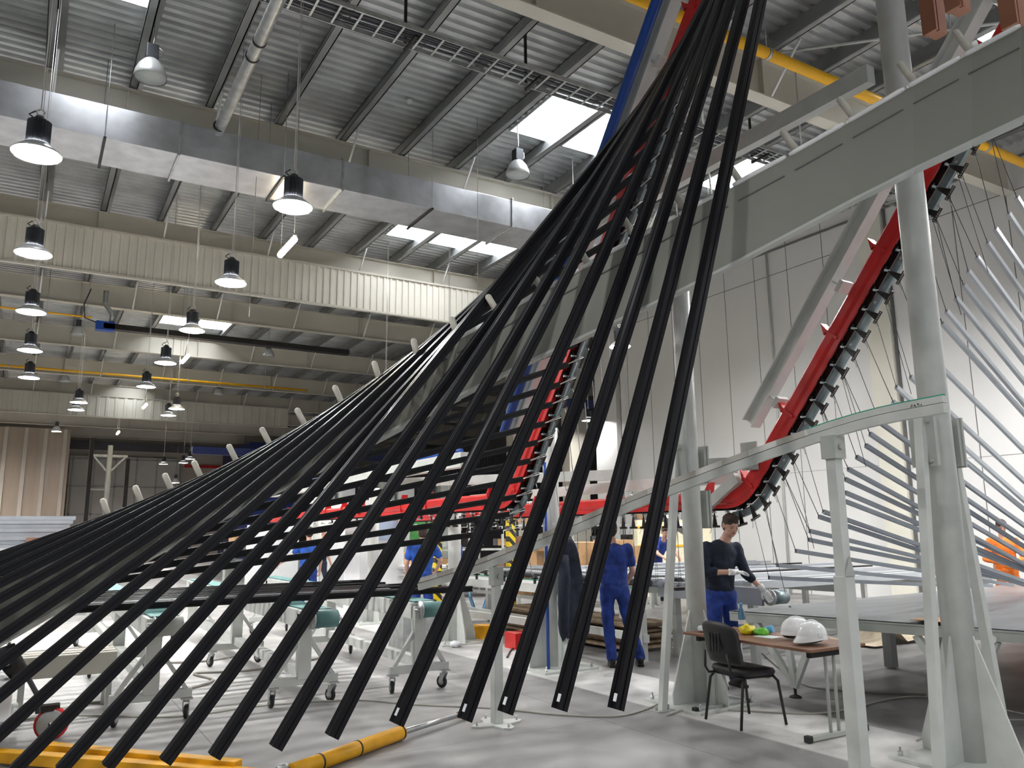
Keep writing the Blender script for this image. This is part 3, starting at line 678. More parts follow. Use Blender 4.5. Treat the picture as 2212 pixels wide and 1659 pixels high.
# flat black profiles waiting on the belt conveyors
FL = [(8.62, 4.62, 'black_profile'), (8.75, 4.4, 'black_profile'), (8.92, 3.7, 'silver'), (9.08, 3.45, 'black_profile'), (9.25, 4.2, 'black_profile'), (9.45, 3.9, 'black_profile'), (9.62, 4.3, 'black_profile'), (9.85, 2.9, 'black_profile'), (10.05, 4.1, 'black_profile'), (10.25, 3.2, 'black_profile'), (10.5, 3.8, 'black_profile'), (10.75, 4.1, 'black_profile')]
for k, (y, xr, mt) in enumerate(FL):
    m = MB(); m.beam((xr - LBAR, y, .985), (xr, y, .985), 0, 0, (0, 0, 1), [(a * 1.1, b) for a, b in PSEC])
    tag(m.build('flat_profile', mt), '%s profile lying on the belt conveyors, %s from the front' % ('grey' if mt == 'silver' else 'black', ORD[k]), 'profile', 'profiles lying on the belt conveyors')

# ---------------------------------------------------------------- grey guide panel with roller edge and pegs
EDGE = [(2212, 55), (2109, 107), (1975, 182), (1843, 260), (1715, 335), (1597, 395), (1480, 460), (1365, 522), (1265, 578), (1170, 632), (1074, 688), (985, 740), (897, 785), (812, 828), (734, 882), (655, 932), (580, 972), (508, 1010), (437, 1044), (340, 1084), (250, 1122), (120, 1170), (0, 1214), (-140, 1275)]
LOW = [(2212, 255), (1900, 400), (1700, 510), (1500, 615), (1300, 710), (1100, 800), (900, 903), (700, 1010), (560, 1080), (400, 1160), (350, 1190), (200, 1275), (0, 1390), (-140, 1475)]
YE = ([-140, 0, 250, 437, 600, 700, 795, 839, 916, 965, 1059, 1166, 1299, 1424, 1558, 1843, 2212], [8.1, 7.75, 7.2, 6.85, 6.5, 6.25, 5.9, 5.62, 5.22, 4.95, 4.76, 4.55, 4.25, 3.92, 3.62, 2.95, 2.1])
def low_v(u):
    xs = [p[0] for p in LOW][::-1]; ys = [p[1] for p in LOW][::-1]; return interp(xs, ys, u)
top, bot = [], []
us = [2300] + [p[0] for p in EDGE]
for u in us:
    v = interp([p[0] for p in EDGE][::-1], [p[1] for p in EDGE][::-1], u); y = interp(YE[0], YE[1], u) - 0.0
    P = aty(u, v, y); Q0 = ray(u, low_v(u)); # lower edge hangs straight below the upper edge line: same distance in plan
    t_ = (P.x * P.x + P.y * P.y) / (P.x * Q0.x + P.y * Q0.y); Q = CAM + Q0 * t_; top.append(P); bot.append(Q)
def smooth(L):
    return [L[0]] + [(L[i - 1] + L[i] * 2 + L[i + 1]) / 4 for i in range(1, len(L) - 1)] + [L[-1]]
top = smooth(top); bot = smooth(bot)
back = []
t = thing('guide_panel', tuple(top[12]), 'long curved grey guide panel with white roller edge behind the black profiles', 'panel')
m = MB(); n = len(top); nb = []
for i in range(n):
    d = (top[min(i + 1, n - 1)] - top[max(i - 1, 0)]); d.z = 0; d.normalize(); nn = V((-d.y, d.x, 0))
    if nn.y < 0: nn = -nn
    nb.append(nn)
vs = top + bot + [p + q * .05 for p, q in zip(top, nb)] + [p + q * .05 for p, q in zip(bot, nb)]
fs = []
for i in range(n - 1):
    fs += [(i, i + 1, n + i + 1, n + i), (2 * n + i, 3 * n + i, 3 * n + i + 1, 2 * n + i + 1), (i, 2 * n + i, 2 * n + i + 1, i + 1), (n + i, n + i + 1, 3 * n + i + 1, 3 * n + i)]
m.add(vs, fs); m.build('panel_sheet', 'guide_face', t)
m = MB()
for a, b, na in zip(bot, bot[1:], nb): m.beam(a + na * .02, b + na * .02, .08, .018)
m.build('lower_rim', 'grey_paint', t)
# stitched slots along the face
def along(L, u):
    xs = us[::-1]; 
    if u >= us[0]: return L[0]
    i = max(j for j in range(len(us) - 1) if us[j] >= u); tt = (us[i] - u) / (us[i] - us[i + 1]); return L[i].lerp(L[i + 1], tt)
m = MB(); u = 2260
PEGS = [2087, 1960, 1828, 1702, 1582, 1465, 1355, 1255, 1158, 1062, 975, 888, 805, 727, 648, 573, 502, 432, 364, 300, 236]
for a, b in zip([2215] + PEGS, PEGS):
    A = along(top, a - 8).lerp(along(bot, a - 8), .22); B_ = along(top, b + 14).lerp(along(bot, b + 14), .22); nn = nb[8] * -.004
    MB().beam(A + nn, B_ + nn, .004, .008).build('slot', 'seam', t)
rl = MB(); pg = []
allp = [2215] + PEGS
for a, b in zip(allp, PEGS):
    A = along(top, a - 5); B_ = along(top, b + 2); n_ = V((0, 0, .012)); rl.tube([A + n_, A.lerp(B_, .08) + n_ , A.lerp(B_, .92) + n_, B_ + n_], [.012, .017, .017, .012], 10)
rl.build('edge_roller', 'roller', t)
for k, a in enumerate(PEGS):
    A = along(top, a + 22 * (1 - k * .028)); q = nb[min(range(len(us)), key=lambda j: abs(us[j] - a))]
    tang = (along(top, a + 20) - along(top, a - 20)).normalized()
    d = (V((0, 0, 1)) - tang * tang.z - tang * .06).normalized()
    m = MB(); m.tube([A + q * .01, A + q * .01 + d * .185, A + q * .01 + d * .197], [.024, .024, .014], 12)
    m.build('peg', 'peg', t)
# ---------------------------------------------------------------- round columns
def column(x, y, h, label, plates, r=.125, struts=True):
    t = thing('round_column', (x, y, 0), label, 'column', 'round machine columns')
    MB().tube([(x, y, .015), (x, y, h)], r, 28).build('pole', 'white_paint', t)
    m = MB(); m.box((x, y, .0125), (.78, .78, .025)); m.build('base_plate', 'white_paint', t)
    m = MB()
    for i in range(4):
        a = PI / 4 + i * PI / 2 if False else i * PI / 2 + .0; c, s_ = math.cos(a), math.sin(a); q = V((-s_, c, 0)) * .008
        o = V((x, y, .025)); e = V((c, s_, 0))
        m.prism([o + e * r * .9 - q, o + e * .36 - q, o + e * .36 + V((0, 0, .1)) - q, o + e * r + V((0, 0, .85)) - q, o + e * r * .9 + V((0, 0, .85)) - q], q * 2)
    m.build('gusset', 'white_paint', t)
    m = MB()
    for sx in (-.33, .33):
        for sy in (-.33, .33): m.lathe([(.018, 0), (.018, .03), (.008, .03), (.008, .06), (0, .06)], (x + sx, y + sy, .025), 8)
    m.build('anchor_bolt', 'galv', t)
    m = MB()
    for z, sx in plates:
        m.box((x + sx * (r + .045), y, z), (.035, .18, .36)); m.box((x + sx * (r + .075), y, z), (.02, .2, .38)); 
        for dz in (-.15, .15): m.tube([(x + sx * (r + .05), y - .06, z + dz), (x + sx * (r + .11), y - .06, z + dz)], .014, 6)
    if plates: m.build('flange_plate', 'grey_paint', t)
    return t
column(5.90, 3.50, 7.6, 'big round grey column in the right foreground', [(2.28, -1), (2.28, 1)], .108)
column(5.74, 6.02, 4.8, 'round column behind the black office chair and the desk', [(2.3, -1), (2.3, 1), (1.85, 1)], .096)
column(5.72, 8.52, 3.3, 'round column with the dark jacket hanging on it', [], .1)
column(5.76, 11.3, 2.5, 'white column behind the three belt conveyors, with rag at its foot', [], .1)
column(5.73, 14.65, 2.5, 'white column standing far back left of the blue trousered worker', [], .1)
column(5.75, 18.2, 2.5, 'farthest white column of the conveyor line', [], .1)
# side struts of the columns
def strut(a, b, label):
    t = thing('column_strut', a, label, 'strut', 'leaning column struts'); d = V(b) - V(a)
    MB().beam(a, b, .065, .065, (1, 0, 0)).build('bar', 'white_paint', t, .004)
    m = MB(); m.box((a[0], a[1], .006), (.2, .13, .012)); m.tube([(a[0] + .07, a[1], .01), (a[0] + .07, a[1], .05)], .012, 6); m.tube([(a[0] - .07, a[1], .01), (a[0] - .07, a[1], .05)], .012, 6); m.build('foot_plate', 'grey_paint', t)
strut((5.21, 5.98, 0), (5.58, 6.02, 2.45), 'thin white strut leaning against the column behind the chair, on its left')
strut((5.42, 3.45, 0), (5.70, 3.5, 2.45), 'white strut leaning against the foreground column on its left')
strut((6.40, 3.52, 0), (6.06, 3.5, 2.42), 'white strut leaning against the foreground column on its right')
# arms from columns to rail B beam
def arm(y, z, xa, xb, label, w=.13):
    t = thing('bracket_arm', (xa, y, z), label, 'bracket', 'bracket arms')
    MB().beam((xa, y, z), (xb, y, z + .05), .10, w).build('arm', 'grey_paint', t, .004)
    MB().box((xb, y, z + .12), (.02, .22, .3)).build('end_plate', 'grey_paint', t)
arm(6.02, 2.3, 5.92, 6.62, 'grey bracket arm joining the middle column to the inclined beam')
arm(3.5, 5.2, 6.0, 6.62, 'grey bracket arm high on the foreground column')
arm(6.02, 4.2, 5.64, 5.12, 'grey bracket arm from the middle column to the first rail')
# longitudinal beams
def longbeam(x, z, ya, yb, w, h, label, mt='white_paint', nm='long_beam'):
    return tag(MB().beam((x, ya, z), (x, yb, z), w, h).build(nm, mt), label, 'beam', 'long beams of the conveyor frame')
pz = atx(1900, 150, 5.75).z
longbeam(5.75, pz, 3.64, 8.5, .10, .16, 'long pale beam joining the column tops below the orange pipe')
longbeam(7.0, 2.24, 6.5, 13.0, .12, .14, 'white level beam behind the black profiles right of the rail')
longbeam(5.05, 2.62, 9.6, 19.5, .14, .2, 'white level beam above the red rail in the middle distance')
longbeam(7.0, 2.02, 6.9, 13.0, .05, .05, 'thin lower rail of the white level beam')
tag(MB().beam((5.1, 12.2, 2.45), (6.9, 8.7, 2.4), .1, .14).build('cross_beam', 'white_paint'), 'white cross beam between the two conveyor rails', 'beam')
tag(MB().beam((7.2, 8.7, 2.1), (7.0, 7.4, 1.6), .08, .08).build('diagonal_brace', 'white_paint'), 'white diagonal brace behind the man in blue', 'brace')
tag(MB().beam((6.62, 6.2, 2.2), (6.62, 6.95, 1.75), .07, .12).build('diagonal_brace', 'white_paint'), 'pale diagonal brace beside the bend of the second rail', 'brace')
# blue pipes
t = thing('blue_air_pipe', (5.5, 8.3, 0), 'blue compressed air pipe standing beside the jacket column', 'pipe'); MB().tube([(5.52, 8.35, .02), (5.52, 8.35, 2.5)], .02, 8).build('pipe', 'blue_pipe', t)
tag(MB().tube([(5.05, 19, 2.75), (5.05, 13.5, 2.75), (5.05, 9.7, 2.75)], .03, 8).build('blue_air_pipe', 'blue_pipe'), 'blue compressed air pipe on top of the far white beam', 'pipe')

# ---------------------------------------------------------------- white guide beam on posts
GB = [V((5.12, 2.62, 2.50)), V((4.75, 3.54, 2.30)), V((4.27, 4.79, 2.02)), V((3.65, 6.42, 1.46)), V((3.30, 7.29, 1.22)), V((3.05, 7.95, 1.06))]
GB = [aty(2042, 872, 2.75), aty(1805, 925, 3.54), aty(1430, 1060, 4.79), aty(1060, 1212, 6.42), aty(905, 1262, 7.25)]
t = thing('sloping_guide_beam', tuple(GB[1]), 'long sloping white guide beam with dirty stripes and green edge at upper end', 'beam')
fine = []
def cat(P, i, u):
    p0, p1, p2, p3 = P[max(i - 1, 0)], P[i], P[i + 1], P[min(i + 2, len(P) - 1)]
    return .5 * ((2 * p1) + (p2 - p0) * u + (2 * p0 - 5 * p1 + 4 * p2 - p3) * u * u + (3 * p1 - p0 - 3 * p2 + p3) * u ** 3)
for i in range(len(GB) - 1):
    for k in range(6): fine.append(cat(GB, i, k / 6))
fine.append(GB[-1])
def sweep(m, pts, sec):
    n = len(sec); vs = []
    for i, p in enumerate(pts):
        d = (pts[min(i + 1, len(pts) - 1)] - pts[max(i - 1, 0)]).normalized(); u = d.cross(V((0, 0, 1))).normalized(); w = u.cross(d)
        vs += [p + u * a + w * b for a, b in sec]
    fs = [(i * n + k, i * n + (k + 1) % n, (i + 1) * n + (k + 1) % n, (i + 1) * n + k) for i in range(len(pts) - 1) for k in range(n)] + [tuple(range(n - 1, -1, -1)), tuple(range(len(vs) - n, len(vs)))]
    m.add(vs, fs)
m = MB(); sweep(m, fine, rect(.045, .062, 0, -.026)); m.build('lower_profile', 'white_paint', t)
m = MB(); sweep(m, fine[7:], rect(.055, .042, 0, .03)); m.build('rubbing_rail', 'rubbed_white', t)
m = MB(); sweep(m, fine[:8], rect(.045, .042, 0, .03)); m.build('upper_profile', 'white_paint', t)
m = MB(); sweep(m, fine[:8], rect(.02, .010, 0, .056)); m.build('green_edge', 'green_strip', t)
# scribbled marks on the face
m = MB(); c0 = aty(1975, 886, 2.98)
base = fine[2]; dd = (fine[4] - fine[1]).normalized(); uu = dd.cross(V((0, 0, 1))).normalized(); uu = uu if uu.dot(CAM - base) > 0 else -uu
for k in range(7):
    c = base + dd * (.012 * k - .04) + uu * .026 + V((0, 0, .01 + .004 * (k % 3))); m.beam(c, c + V((0, 0, .012)) + dd * (.006 if k % 2 else -.004), .003, .0025, uu)
m.build('pen_marks', 'black', t)
def post(x, y, h, label, w=.085):
    t = thing('support_post', (x, y, 0), label, 'post', 'posts of the sloping guide beam')
    lower = h * .48
    MB().beam((x, y, .012), (x, y, lower + .25), w, w).build('outer_tube', 'white_paint', t, .006)
    MB().beam((x, y, lower), (x, y, h), w * .78, w * .78).build('inner_tube', 'white_paint', t, .004)
    m = MB(); m.prism([(x - w * .5, y - w * .5 - .004, lower + .25), (x + w * .5, y - w * .5 - .004, lower + .25), (x + w * .1, y - w * .5 - .004, lower + .38)], (0, .01, 0)); m.build('pointed_tab', 'grey_paint', t)
    m = MB(); n = 24; pts = []
    for k in range(n):
        a = 2 * PI * k / n; r = .12 + .13 * abs(math.cos(2 * a)) ** 2.5; pts.append((x + r * math.cos(a), y + r * math.sin(a), .0))
    m.prism(pts, (0, 0, .014)); m.build('foot_plate', 'white_paint', t)
    m = MB()
    for a in (0, PI / 2, PI, 3 * PI / 2): m.tube([(x + .2 * math.cos(a), y + .2 * math.sin(a), .01), (x + .2 * math.cos(a), y + .2 * math.sin(a), .05)], .01, 6)
    m.build('anchor_bolt', 'galv', t)
    m = MB(); m.box((x, y, h - .05), (w * 1.15, w * 1.15, .16)); m.tube([(x, y - .06, h - .05), (x, y - .075, h - .05)], .02, 8); m.build('head_clamp', 'grey_paint', t)
post(3.67, 6.38, GB[3].z - .08, 'white support post with bolted foot plate in front of the belt conveyors')
post(4.77, 3.58, GB[1].z - .08, 'tall grey support post with pointed tab right of the desk', .1)

# ---------------------------------------------------------------- copper profiles
for i, (y, z, mt) in enumerate(((2.72, 4.98, 0), (2.50, 5.0, 0), (2.24, 4.86, 0))):
    P = (aty(2018, 75, 2.74), aty(2068, 25, 2.52), aty(2190, 62, 2.26))[i]
    t = thing('copper_profile', tuple(P), ['copper brown profile hanging at the top right, longest in view', 'copper brown profile hanging at the top edge, shortest in view', 'copper brown profile hanging in the top right corner before the grey panel'][i], 'profile', 'hanging copper profiles')
    MB().beam(P, P + V((0, 0, 2.6)), 0, 0, (0, 1, 0), [(-.075, -.05), (.02, -.05), (.02, -.03), (.032, -.03), (.032, -.05), (.055, -.05), (.055, .05), (.02, .05), (.02, .035), (-.075, .035)]).build('profile_bar', 'copper', t)
    MB().tube([P + V((0, 0, 2.6)), P + V((0, 0, 2.9))], .004, 4).build('tie_wire', 'chain', t)

# ---------------------------------------------------------------- silver profiles on rail B
ENDS = [(1661, 1248), (1679, 1221), (1719, 1190), (1747, 1166), (1749, 1147), (1769, 1116), (1778, 1105), (1826, 1083), (1826, 1064), (1826, 1035), (1832, 1013), (1850, 987), (1870, 962), (1879, 937), (1900, 912), (1929, 868), (1936, 836), (1967, 814), (2000, 760), (2035, 698), (2044, 672), (2064, 643), (2081, 615), (2091, 585), (2110, 555), (2133, 524), (2150, 494), (2178, 461), (2196, 426)]
m_ = 0
for i, (u, v) in enumerate(ENDS):
    E = atx(u, v, R2X + .15); L = 6.9
    dz = E.z - 1.0; B = V((10.9 + .03 * (i % 4), E.y + .02, .86 + .02 * (i % 5)))
    t = thing('silver_profile', tuple(E), 'silver aluminium profile lifted on the right, its hung end %s from below' % ORD[i], 'profile', 'silver profiles lifted on the right')
    MB().beam(E, B, .042, .03, (0, -1, 0)).build('profile_bar', 'silver' if i < 15 else 'silver_light', t)
    # the wire goes up to the nearest hook plate above
    LL = lerp(125, 168, i / 28); tg = atx(u - .29 * LL, v - LL, R2X); H = min(hp, key=lambda q: (q[1] - tg).length)[1]
    w = (H - E); m = MB(); m.tube([E, H + V((0, .02, 0))], .0035, 4); m.tube([E + V((0, 0, -.02)), E + V((-.012, 0, .04))], .003, 4); m.build('tie_wire', 'cable_dark', t)
    if i % 4 == 1: MB().tube([H + V((.03, .07, .02)), H + V((.16, -.02, -.9))], .003, 4).build('spare_wire', 'cable_dark', t)
# wires hanging from the level hangers to the profiles below
k = 0
for d, p in hp:
    if d < RB.arc_start() - .1 and d > RB.arc_start() - 3.6:
        m = MB(); m.tube([p, (p.x - .02, p.y, 1.02)], .0032, 4); m.tube([p + V((.02, .04, 0)), (p.x + .06, p.y + .05, 1.02)], .003, 4)
        tag(m.build('hook_wire', 'cable_dark'), 'thin wires hanging from the level second rail, %s from the left' % ORD[k], 'wire', 'hook wires on the second rail'); k += 1

# ================================================================== FLOOR EQUIPMENT
def caster(t, x, y, z, ang=0.0, col='rubber'):
    c, s_ = math.cos(ang), math.sin(ang); off = V((c, s_, 0)) * .035; ax = V((-s_, c, 0)); r = .065
    h = MB(); h.box((x, y, z - .008), (.1, .1, .014)); h.tube([(x, y, z - .01), (x, y, z - .04)], .028, 10)
    R = Matrix((V((c, s_, 0)), ax, V((0, 0, 1)))).transposed()
    for q in (-.026, .026): h.prism([V((x, y, z - .035)) + ax * q + V((c, s_, 0)) * -.03, V((x, y, z - .035)) + ax * q + V((c, s_, 0)) * .04, V((x, y, r - .012)) + ax * q + off * 1.5, V((x, y, r - .012)) + ax * q + off * .5], ax * .004)
    f = h.build('caster', 'galv', t)
    w = MB(); cc = V((x, y, r)) + off; w.lathe([(.02, -.018), (r - .012, -.018), (r, -.008), (r, .008), (r - .012, .018), (.02, .018)], cc, 20, tuple(ax)); w.build('wheel', col, f)
    MB().lathe([(0, -.021), (.034, -.021), (.034, .021), (0, .021)], cc, 14, tuple(ax)).build('hub', 'grey_paint', f)
def belt_conveyor(xc, ya, yb, label, drum, belt='teal', zt=.92, post_ys=(8.12, 11.05, 14.25), cas='rubber', hw=.34):
    t = thing('belt_conveyor', (xc, ya, 0), label, 'conveyor', 'belt conveyors on wheels')
    MB().beam((xc, ya + .12, zt - .10), (xc, yb, zt - .10), .15, .17).build('side_frame', 'white_paint', t, .006)
    MB().box((xc + .08, (ya + yb) / 2 + .1, zt - .004), (.24, yb - ya - .1, .008)).build('belt', belt, t)
    MB().lathe([(0, -.115), (.082, -.115), (.082, .115), (0, .115)], (xc + .1, ya + .03, zt - .085), 24, (1, 0, 0)).build('drum', drum, t)
    m = MB(); m.lathe([(0, -.006), (.094, -.006), (.094, .006), (0, .006)], (xc - .025, ya + .03, zt - .085), 24, (1, 0, 0)); m.tube([(xc - .09, ya + .03, zt - .085), (xc + .26, ya + .03, zt - .085)], .014, 8); m.box((xc - .04, ya + .1, zt - .085), (.04, .16, .05)); m.build('drum_bearing', 'galv', t)
    for yy in post_ys:
        MB().box((xc - .01, yy, .56), (.13, .10, .62)).build('post', 'white_paint', t, .004)
        MB().box((xc, yy, .235), (2 * hw, .07, .08)).build('cross_foot', 'white_paint', t, .004)
        for sx in (-1, 1):
            MB().beam((xc + sx * (hw - .05), yy, .27), (xc + sx * .05, yy, .62), .035, .05, (0, 1, 0)).build('brace', 'white_paint', t)
            caster(t, xc + sx * (hw - .04), yy, .195, random.uniform(-.6, .6) + (PI / 2), cas)
    MB().beam((xc, post_ys[0], .30), (xc, post_ys[-1], .30), .1, .1).build('floor_beam', 'white_paint', t, .004)
    return t
belt_conveyor(1.10, 8.02, 14.6, 'white wheeled belt conveyor with grey end drum, left of the three', 'grey_paint')
belt_conveyor(2.48, 7.78, 14.6, 'white wheeled belt conveyor with teal end drum, middle of the three', 'teal')
belt_conveyor(3.72, 8.02, 14.6, 'white wheeled belt conveyor with teal end drum, right of the three', 'teal')
belt_conveyor(-.35, 8.3, 14.6, 'white wheeled belt conveyor at the far left edge behind the trolley', 'grey_paint')

# work trolley with motor at the lower left corner
t = thing('motor_trolley', (-.2, 7.9, 0), 'light grey low trolley with oily motor and red rimmed wheel at the left edge', 'trolley')
MB().box((-.42, 7.85, .42), (.9, .8, .3)).build('cabinet_box', 'cabinet', t, .015)
MB().box((-.42, 7.85, .24), (1.0, .9, .06)).build('chassis', 'grey_paint', t, .01)
m = MB(); m.tube([(-.55, 7.75, .66), (-.15, 7.75, .66)], .11, 16); m.box((-.3, 7.8, .6), (.4, .3, .08)); m.build('motor', 'dark_metal', t)
m = MB()
for i in range(9): m.ell((-.42 + .06 * (i % 5), 7.66 + .08 * (i // 5), .8 + .035 * (i % 3)), (.05, .05, .035), 8, 6)
m.build('valve_block', 'galv', t)
MB().tube([(-.2, 7.6, .7), (.0, 7.55, .78), (.05, 7.6, .66), (-.02, 7.6, .6)], .06, 12).build('leather_cover', 'black', t)
MB().tube([(.0, 7.75, .62), (.12, 7.75, .55), (.2, 7.78, .4), (.22, 7.8, .25)], .02, 8).build('hose', 'cable_dark', t)
for x, y in ((.33, 7.98), (-.9, 7.98)):
    w = MB().lathe([(.02, -.03), (.1, -.03), (.125, -.02), (.125, .02), (.1, .03), (.02, .03)], (x, y, .125), 24, (.25, 1, 0)).build('wheel', 'galv', t)
    MB().lathe([(.112, -.028), (.13, -.02), (.13, .02), (.112, .028)], (x, y, .125), 24, (.25, 1, 0)).build('red_rim', 'red', w)
MB().box((.3, 8.0, .25), (.16, .1, .05)).build('wheel_bracket', 'dark_metal', t)
t = thing('low_bench', (.6, 8.9, 0), 'pale low metal bench on thin legs behind the lower left profiles', 'bench')
MB().box((.45, 9.1, .46), (.85, .5, .2)).build('tray', 'cream_ribbed', t, .01)
for x, y in ((.1, 8.9), (.82, 8.9), (.1, 9.3), (.82, 9.3)):
    MB().box((x, y, .19), (.05, .05, .36)).build('leg', 'white_paint', t)

# yellow hoist frame and telescopic pole lying on the floor
t = thing('hoist_frame', tuple(atz(200, 1630, .03)), 'flat yellow steel frame lying on the floor at the lower left', 'frame')
a, b = atz(-120, 1600, .06), atz(515, 1655, .06); c_, d_ = atz(80, 1612, .10), atz(515, 1652, .1); dd = (b - a).normalized()
MB().beam(a + V((-.1, -.25, 0)), b + V((-.12, -.12, 0)) + dd * .3, .10, .08).build('square_tube', 'yellow', t, .006)
MB().beam(c_ + V((.0, .0, -.01)), d_ + V((0, 0, -.01)), .09, .08).build('square_tube', 'yellow', t, .006)
t = thing('telescopic_pole', tuple(atz(650, 1655, .06)), 'yellow cylinder with silver rod lying on the floor pointing at the white post', 'pole')
p0, p1, p2 = atz(628, 1668, .06), atz(868, 1582, .06), atz(990, 1545, .05)
MB().tube([p0, p1], .055, 18).build('cylinder', 'yellow', t)
m = MB(); dd = (p1 - p0)
for f_ in (.22, .55, .98): m.tube([p0 + dd * f_, p0 + dd * (f_ + .012)], .0575, 18)
m.build('seam_ring', 'black', t)
MB().tube([p1, p2], [.024, .02], 12).build('rod', 'galv', t)
MB().tube([p2, p2 + (p2 - p1).normalized() * .12], .03, 10).build('rod_end', 'cardboard', t)
m = MB(); e = d_ + V((.02, 0, -.03)); m.tube([e, e.lerp(p0, .75) + V((0, 0, 0))], .014, 8); m.build('hydraulic_line', 'black', t)
m = MB(); m.tube([e.lerp(p0, .7), e.lerp(p0, .98)], [.028, .036], 10); m.ell(p0 + V((-.05, .02, .03)), (.05, .03, .03), 10, 6); m.build('coupling', 'galv', t)

# ---------------------------------------------------------------- right: film covered sorting table
ZT = .80
t = thing('sheet_table', (9, 4.5, 0), 'huge table covered with grey sheeting in the right background', 'table')
c1, c2 = V((6.44, 6.27, ZT)), V((7.25, 2.9, ZT))
poly = [c1, c2, V((13.4, 1.2, ZT)), V((13.6, 6.4, ZT)), V((9.2, 6.75, ZT))]
top_ = MB(); nx, ny = 40, 30; vs = []
for j in range(ny + 1):
    for i in range(nx + 1):
        l = c1.lerp(c2, j / ny); r_ = V((13.5, 6.6, ZT)).lerp(V((13.5, 1.4, ZT)), j / ny); p = l.lerp(r_, i / nx)
        e = min(i, nx - i, j, ny - j); p.z += .006 + (.012 * noise.noise(V((p.x * 1.3, p.y * 5, 0))) + .012 if e > 0 else 0); vs.append(p)
top_.add(vs, [(j * (nx + 1) + i, (j + 1) * (nx + 1) + i, (j + 1) * (nx + 1) + i + 1, j * (nx + 1) + i + 1) for j in range(ny) for i in range(nx)], True)
top_.build('grey_sheet', 'sheet', t)
m = MB(); m.prism([c1 + V((0, 0, -.02)), V((13.5, 6.6, ZT - .02)), V((13.5, 1.4, ZT - .02)), c2 + V((0, 0, -.02))], (0, 0, .018)); m.build('table_board', 'grey_paint', t)
m = MB()
for a, b in ((c1, c2), (c1, V((13.5, 6.6, ZT))), (V((8, 6.25, ZT)), V((8.6, 2.6, ZT))), (V((10.5, 6.3, ZT)), V((10.9, 2.0, ZT)))): m.beam(a + V((0.03, 0, -.06)), b + V((0.03, 0, -.06)), .05, .075)
m.build('edge_frame', 'grey_paint', t)
for fr in (.17, .62, .93):
    p = c1.lerp(c2, fr); q = (c2 - c1).normalized()
    k = MB(); f = V((p.x + .12, p.y, .1))
    k.beam(f, p + q * .32 + V((.05, 0, -.1)), .06, .05, (1, 0, 0)); k.beam(f, p - q * .32 + V((.05, 0, -.1)), .06, .05, (1, 0, 0)); k.beam(f, p + V((.05, 0, -.1)), .06, .05, (1, 0, 0)); 
    lg = k.build('v_leg', 'white_paint', t)
    MB().lathe([(.0, 0), (.06, 0), (.06, .012), (.015, .03), (.015, .11), (0, .11)], (f.x, f.y, 0), 14).build('levelling_foot', 'dark_metal', lg)
    MB().tube([p + q * .32 + V((-.03, 0, -.08)), p + q * .32 + V((.0, 0, -.08))], .035, 14).build('bolt_disc', 'roller', lg)
for x, y in ((9.0, 6.2), (10.2, 4.8), (12.0, 6.0), (8.8, 4.2), (11.2, 2.8), (10.4, 6.4)):
    MB().box((x, y, .37), (.11, .11, .72)).build('leg', 'purlin', t)
tag(MB().box((6.95, 5.9, .845), (.02, .02, .02)).build('bolt_stub', 'galv'), 'small bolt on the edge of the sheet covered table', 'bolt')
for i, (a, b) in enumerate((((7.7, 3.7), (9.4, 2.7)), ((8.1, 4.1), (9.9, 3.2)), ((8.9, 4.5), (10.8, 3.7)))):
    m = MB(); n_ = 14; pts = [V((lerp(a[0], b[0], k / n_) + .02 * math.sin(k), lerp(a[1], b[1], k / n_), ZT + .045)) for k in range(n_ + 1)]; m.tube(pts, .007, 5)
    tag(m.build('green_band', 'green_strip'), 'green plastic band lying on the grey sheeting, %s from the front' % ORD[i], 'band', 'green bands on the table')
tag(MB().box(tuple(atz(2025, 1338, ZT + .035)), (.35, .3, .004)).build('cardboard_piece', 'cardboard'), 'flat piece of cardboard on the grey sheeting beside the foreground column', 'cardboard')
# film lying under the table
m = MB(); c = atz(1900, 1385, 0); vs = []; N_ = 16
for j in range(N_ + 1):
    for i in range(N_ + 1):
        x, y = (i / N_ - .5) * 1.5, (j / N_ - .5) * .9; z = .03 + .30 * max(0, noise.noise(V((x * 2.2 + 3, y * 2.4, 1)))) + .16 * math.exp(-((x - .35) ** 2 + y * y) * 8); vs.append((c.x + x, c.y + y, max(z, .01)))
m.add(vs, [(j * (N_ + 1) + i, j * (N_ + 1) + i + 1, (j + 1) * (N_ + 1) + i + 1, (j + 1) * (N_ + 1) + i) for j in range(N_) for i in range(N_)], True)
tag(m.build('crumpled_film', 'film'), 'crumpled beige film lying on the floor under the grey table', 'film')

# conveyor with dark blue drum beside the man in the navy sweater
t = thing('drum_conveyor', (7.4, 6.9, 0), 'grey conveyor end with dark drum where the navy sweater man works', 'conveyor')
c = atz(1672, 1290, .86); 
MB().beam(c + V((-.10, .08, .0)), c + V((-.10, 1.9, 0.0)), .04, .2).build('side_plate', 'silver', t)
MB().lathe([(0, -.12), (.085, -.12), (.085, .12), (0, .12)], c + V((.06, 0, 0)), 24, (1, 0, 0)).build('drum', 'blue_steel', t)
m = MB(); m.lathe([(.0, -.01), (.092, -.01), (.092, .01), (0, .01)], c + V((-.07, 0, 0)), 24, (1, 0, 0)); m.build('bearing_plate', 'galv', t); MB().tube([c + V((-.12, 0, 0)), c + V((.26, 0, 0))], .018, 10).build('axle', 'dark_metal', t)
for yy in (.35, 1.7): MB().box((c.x + .02, c.y + yy, .38), (.09, .09, .76)).build('leg', 'grey_paint', t)
MB().box((c.x + .05, c.y + 1.0, .86 + .088), (.22, 1.9, .01)).build('belt', 'rubber', t)

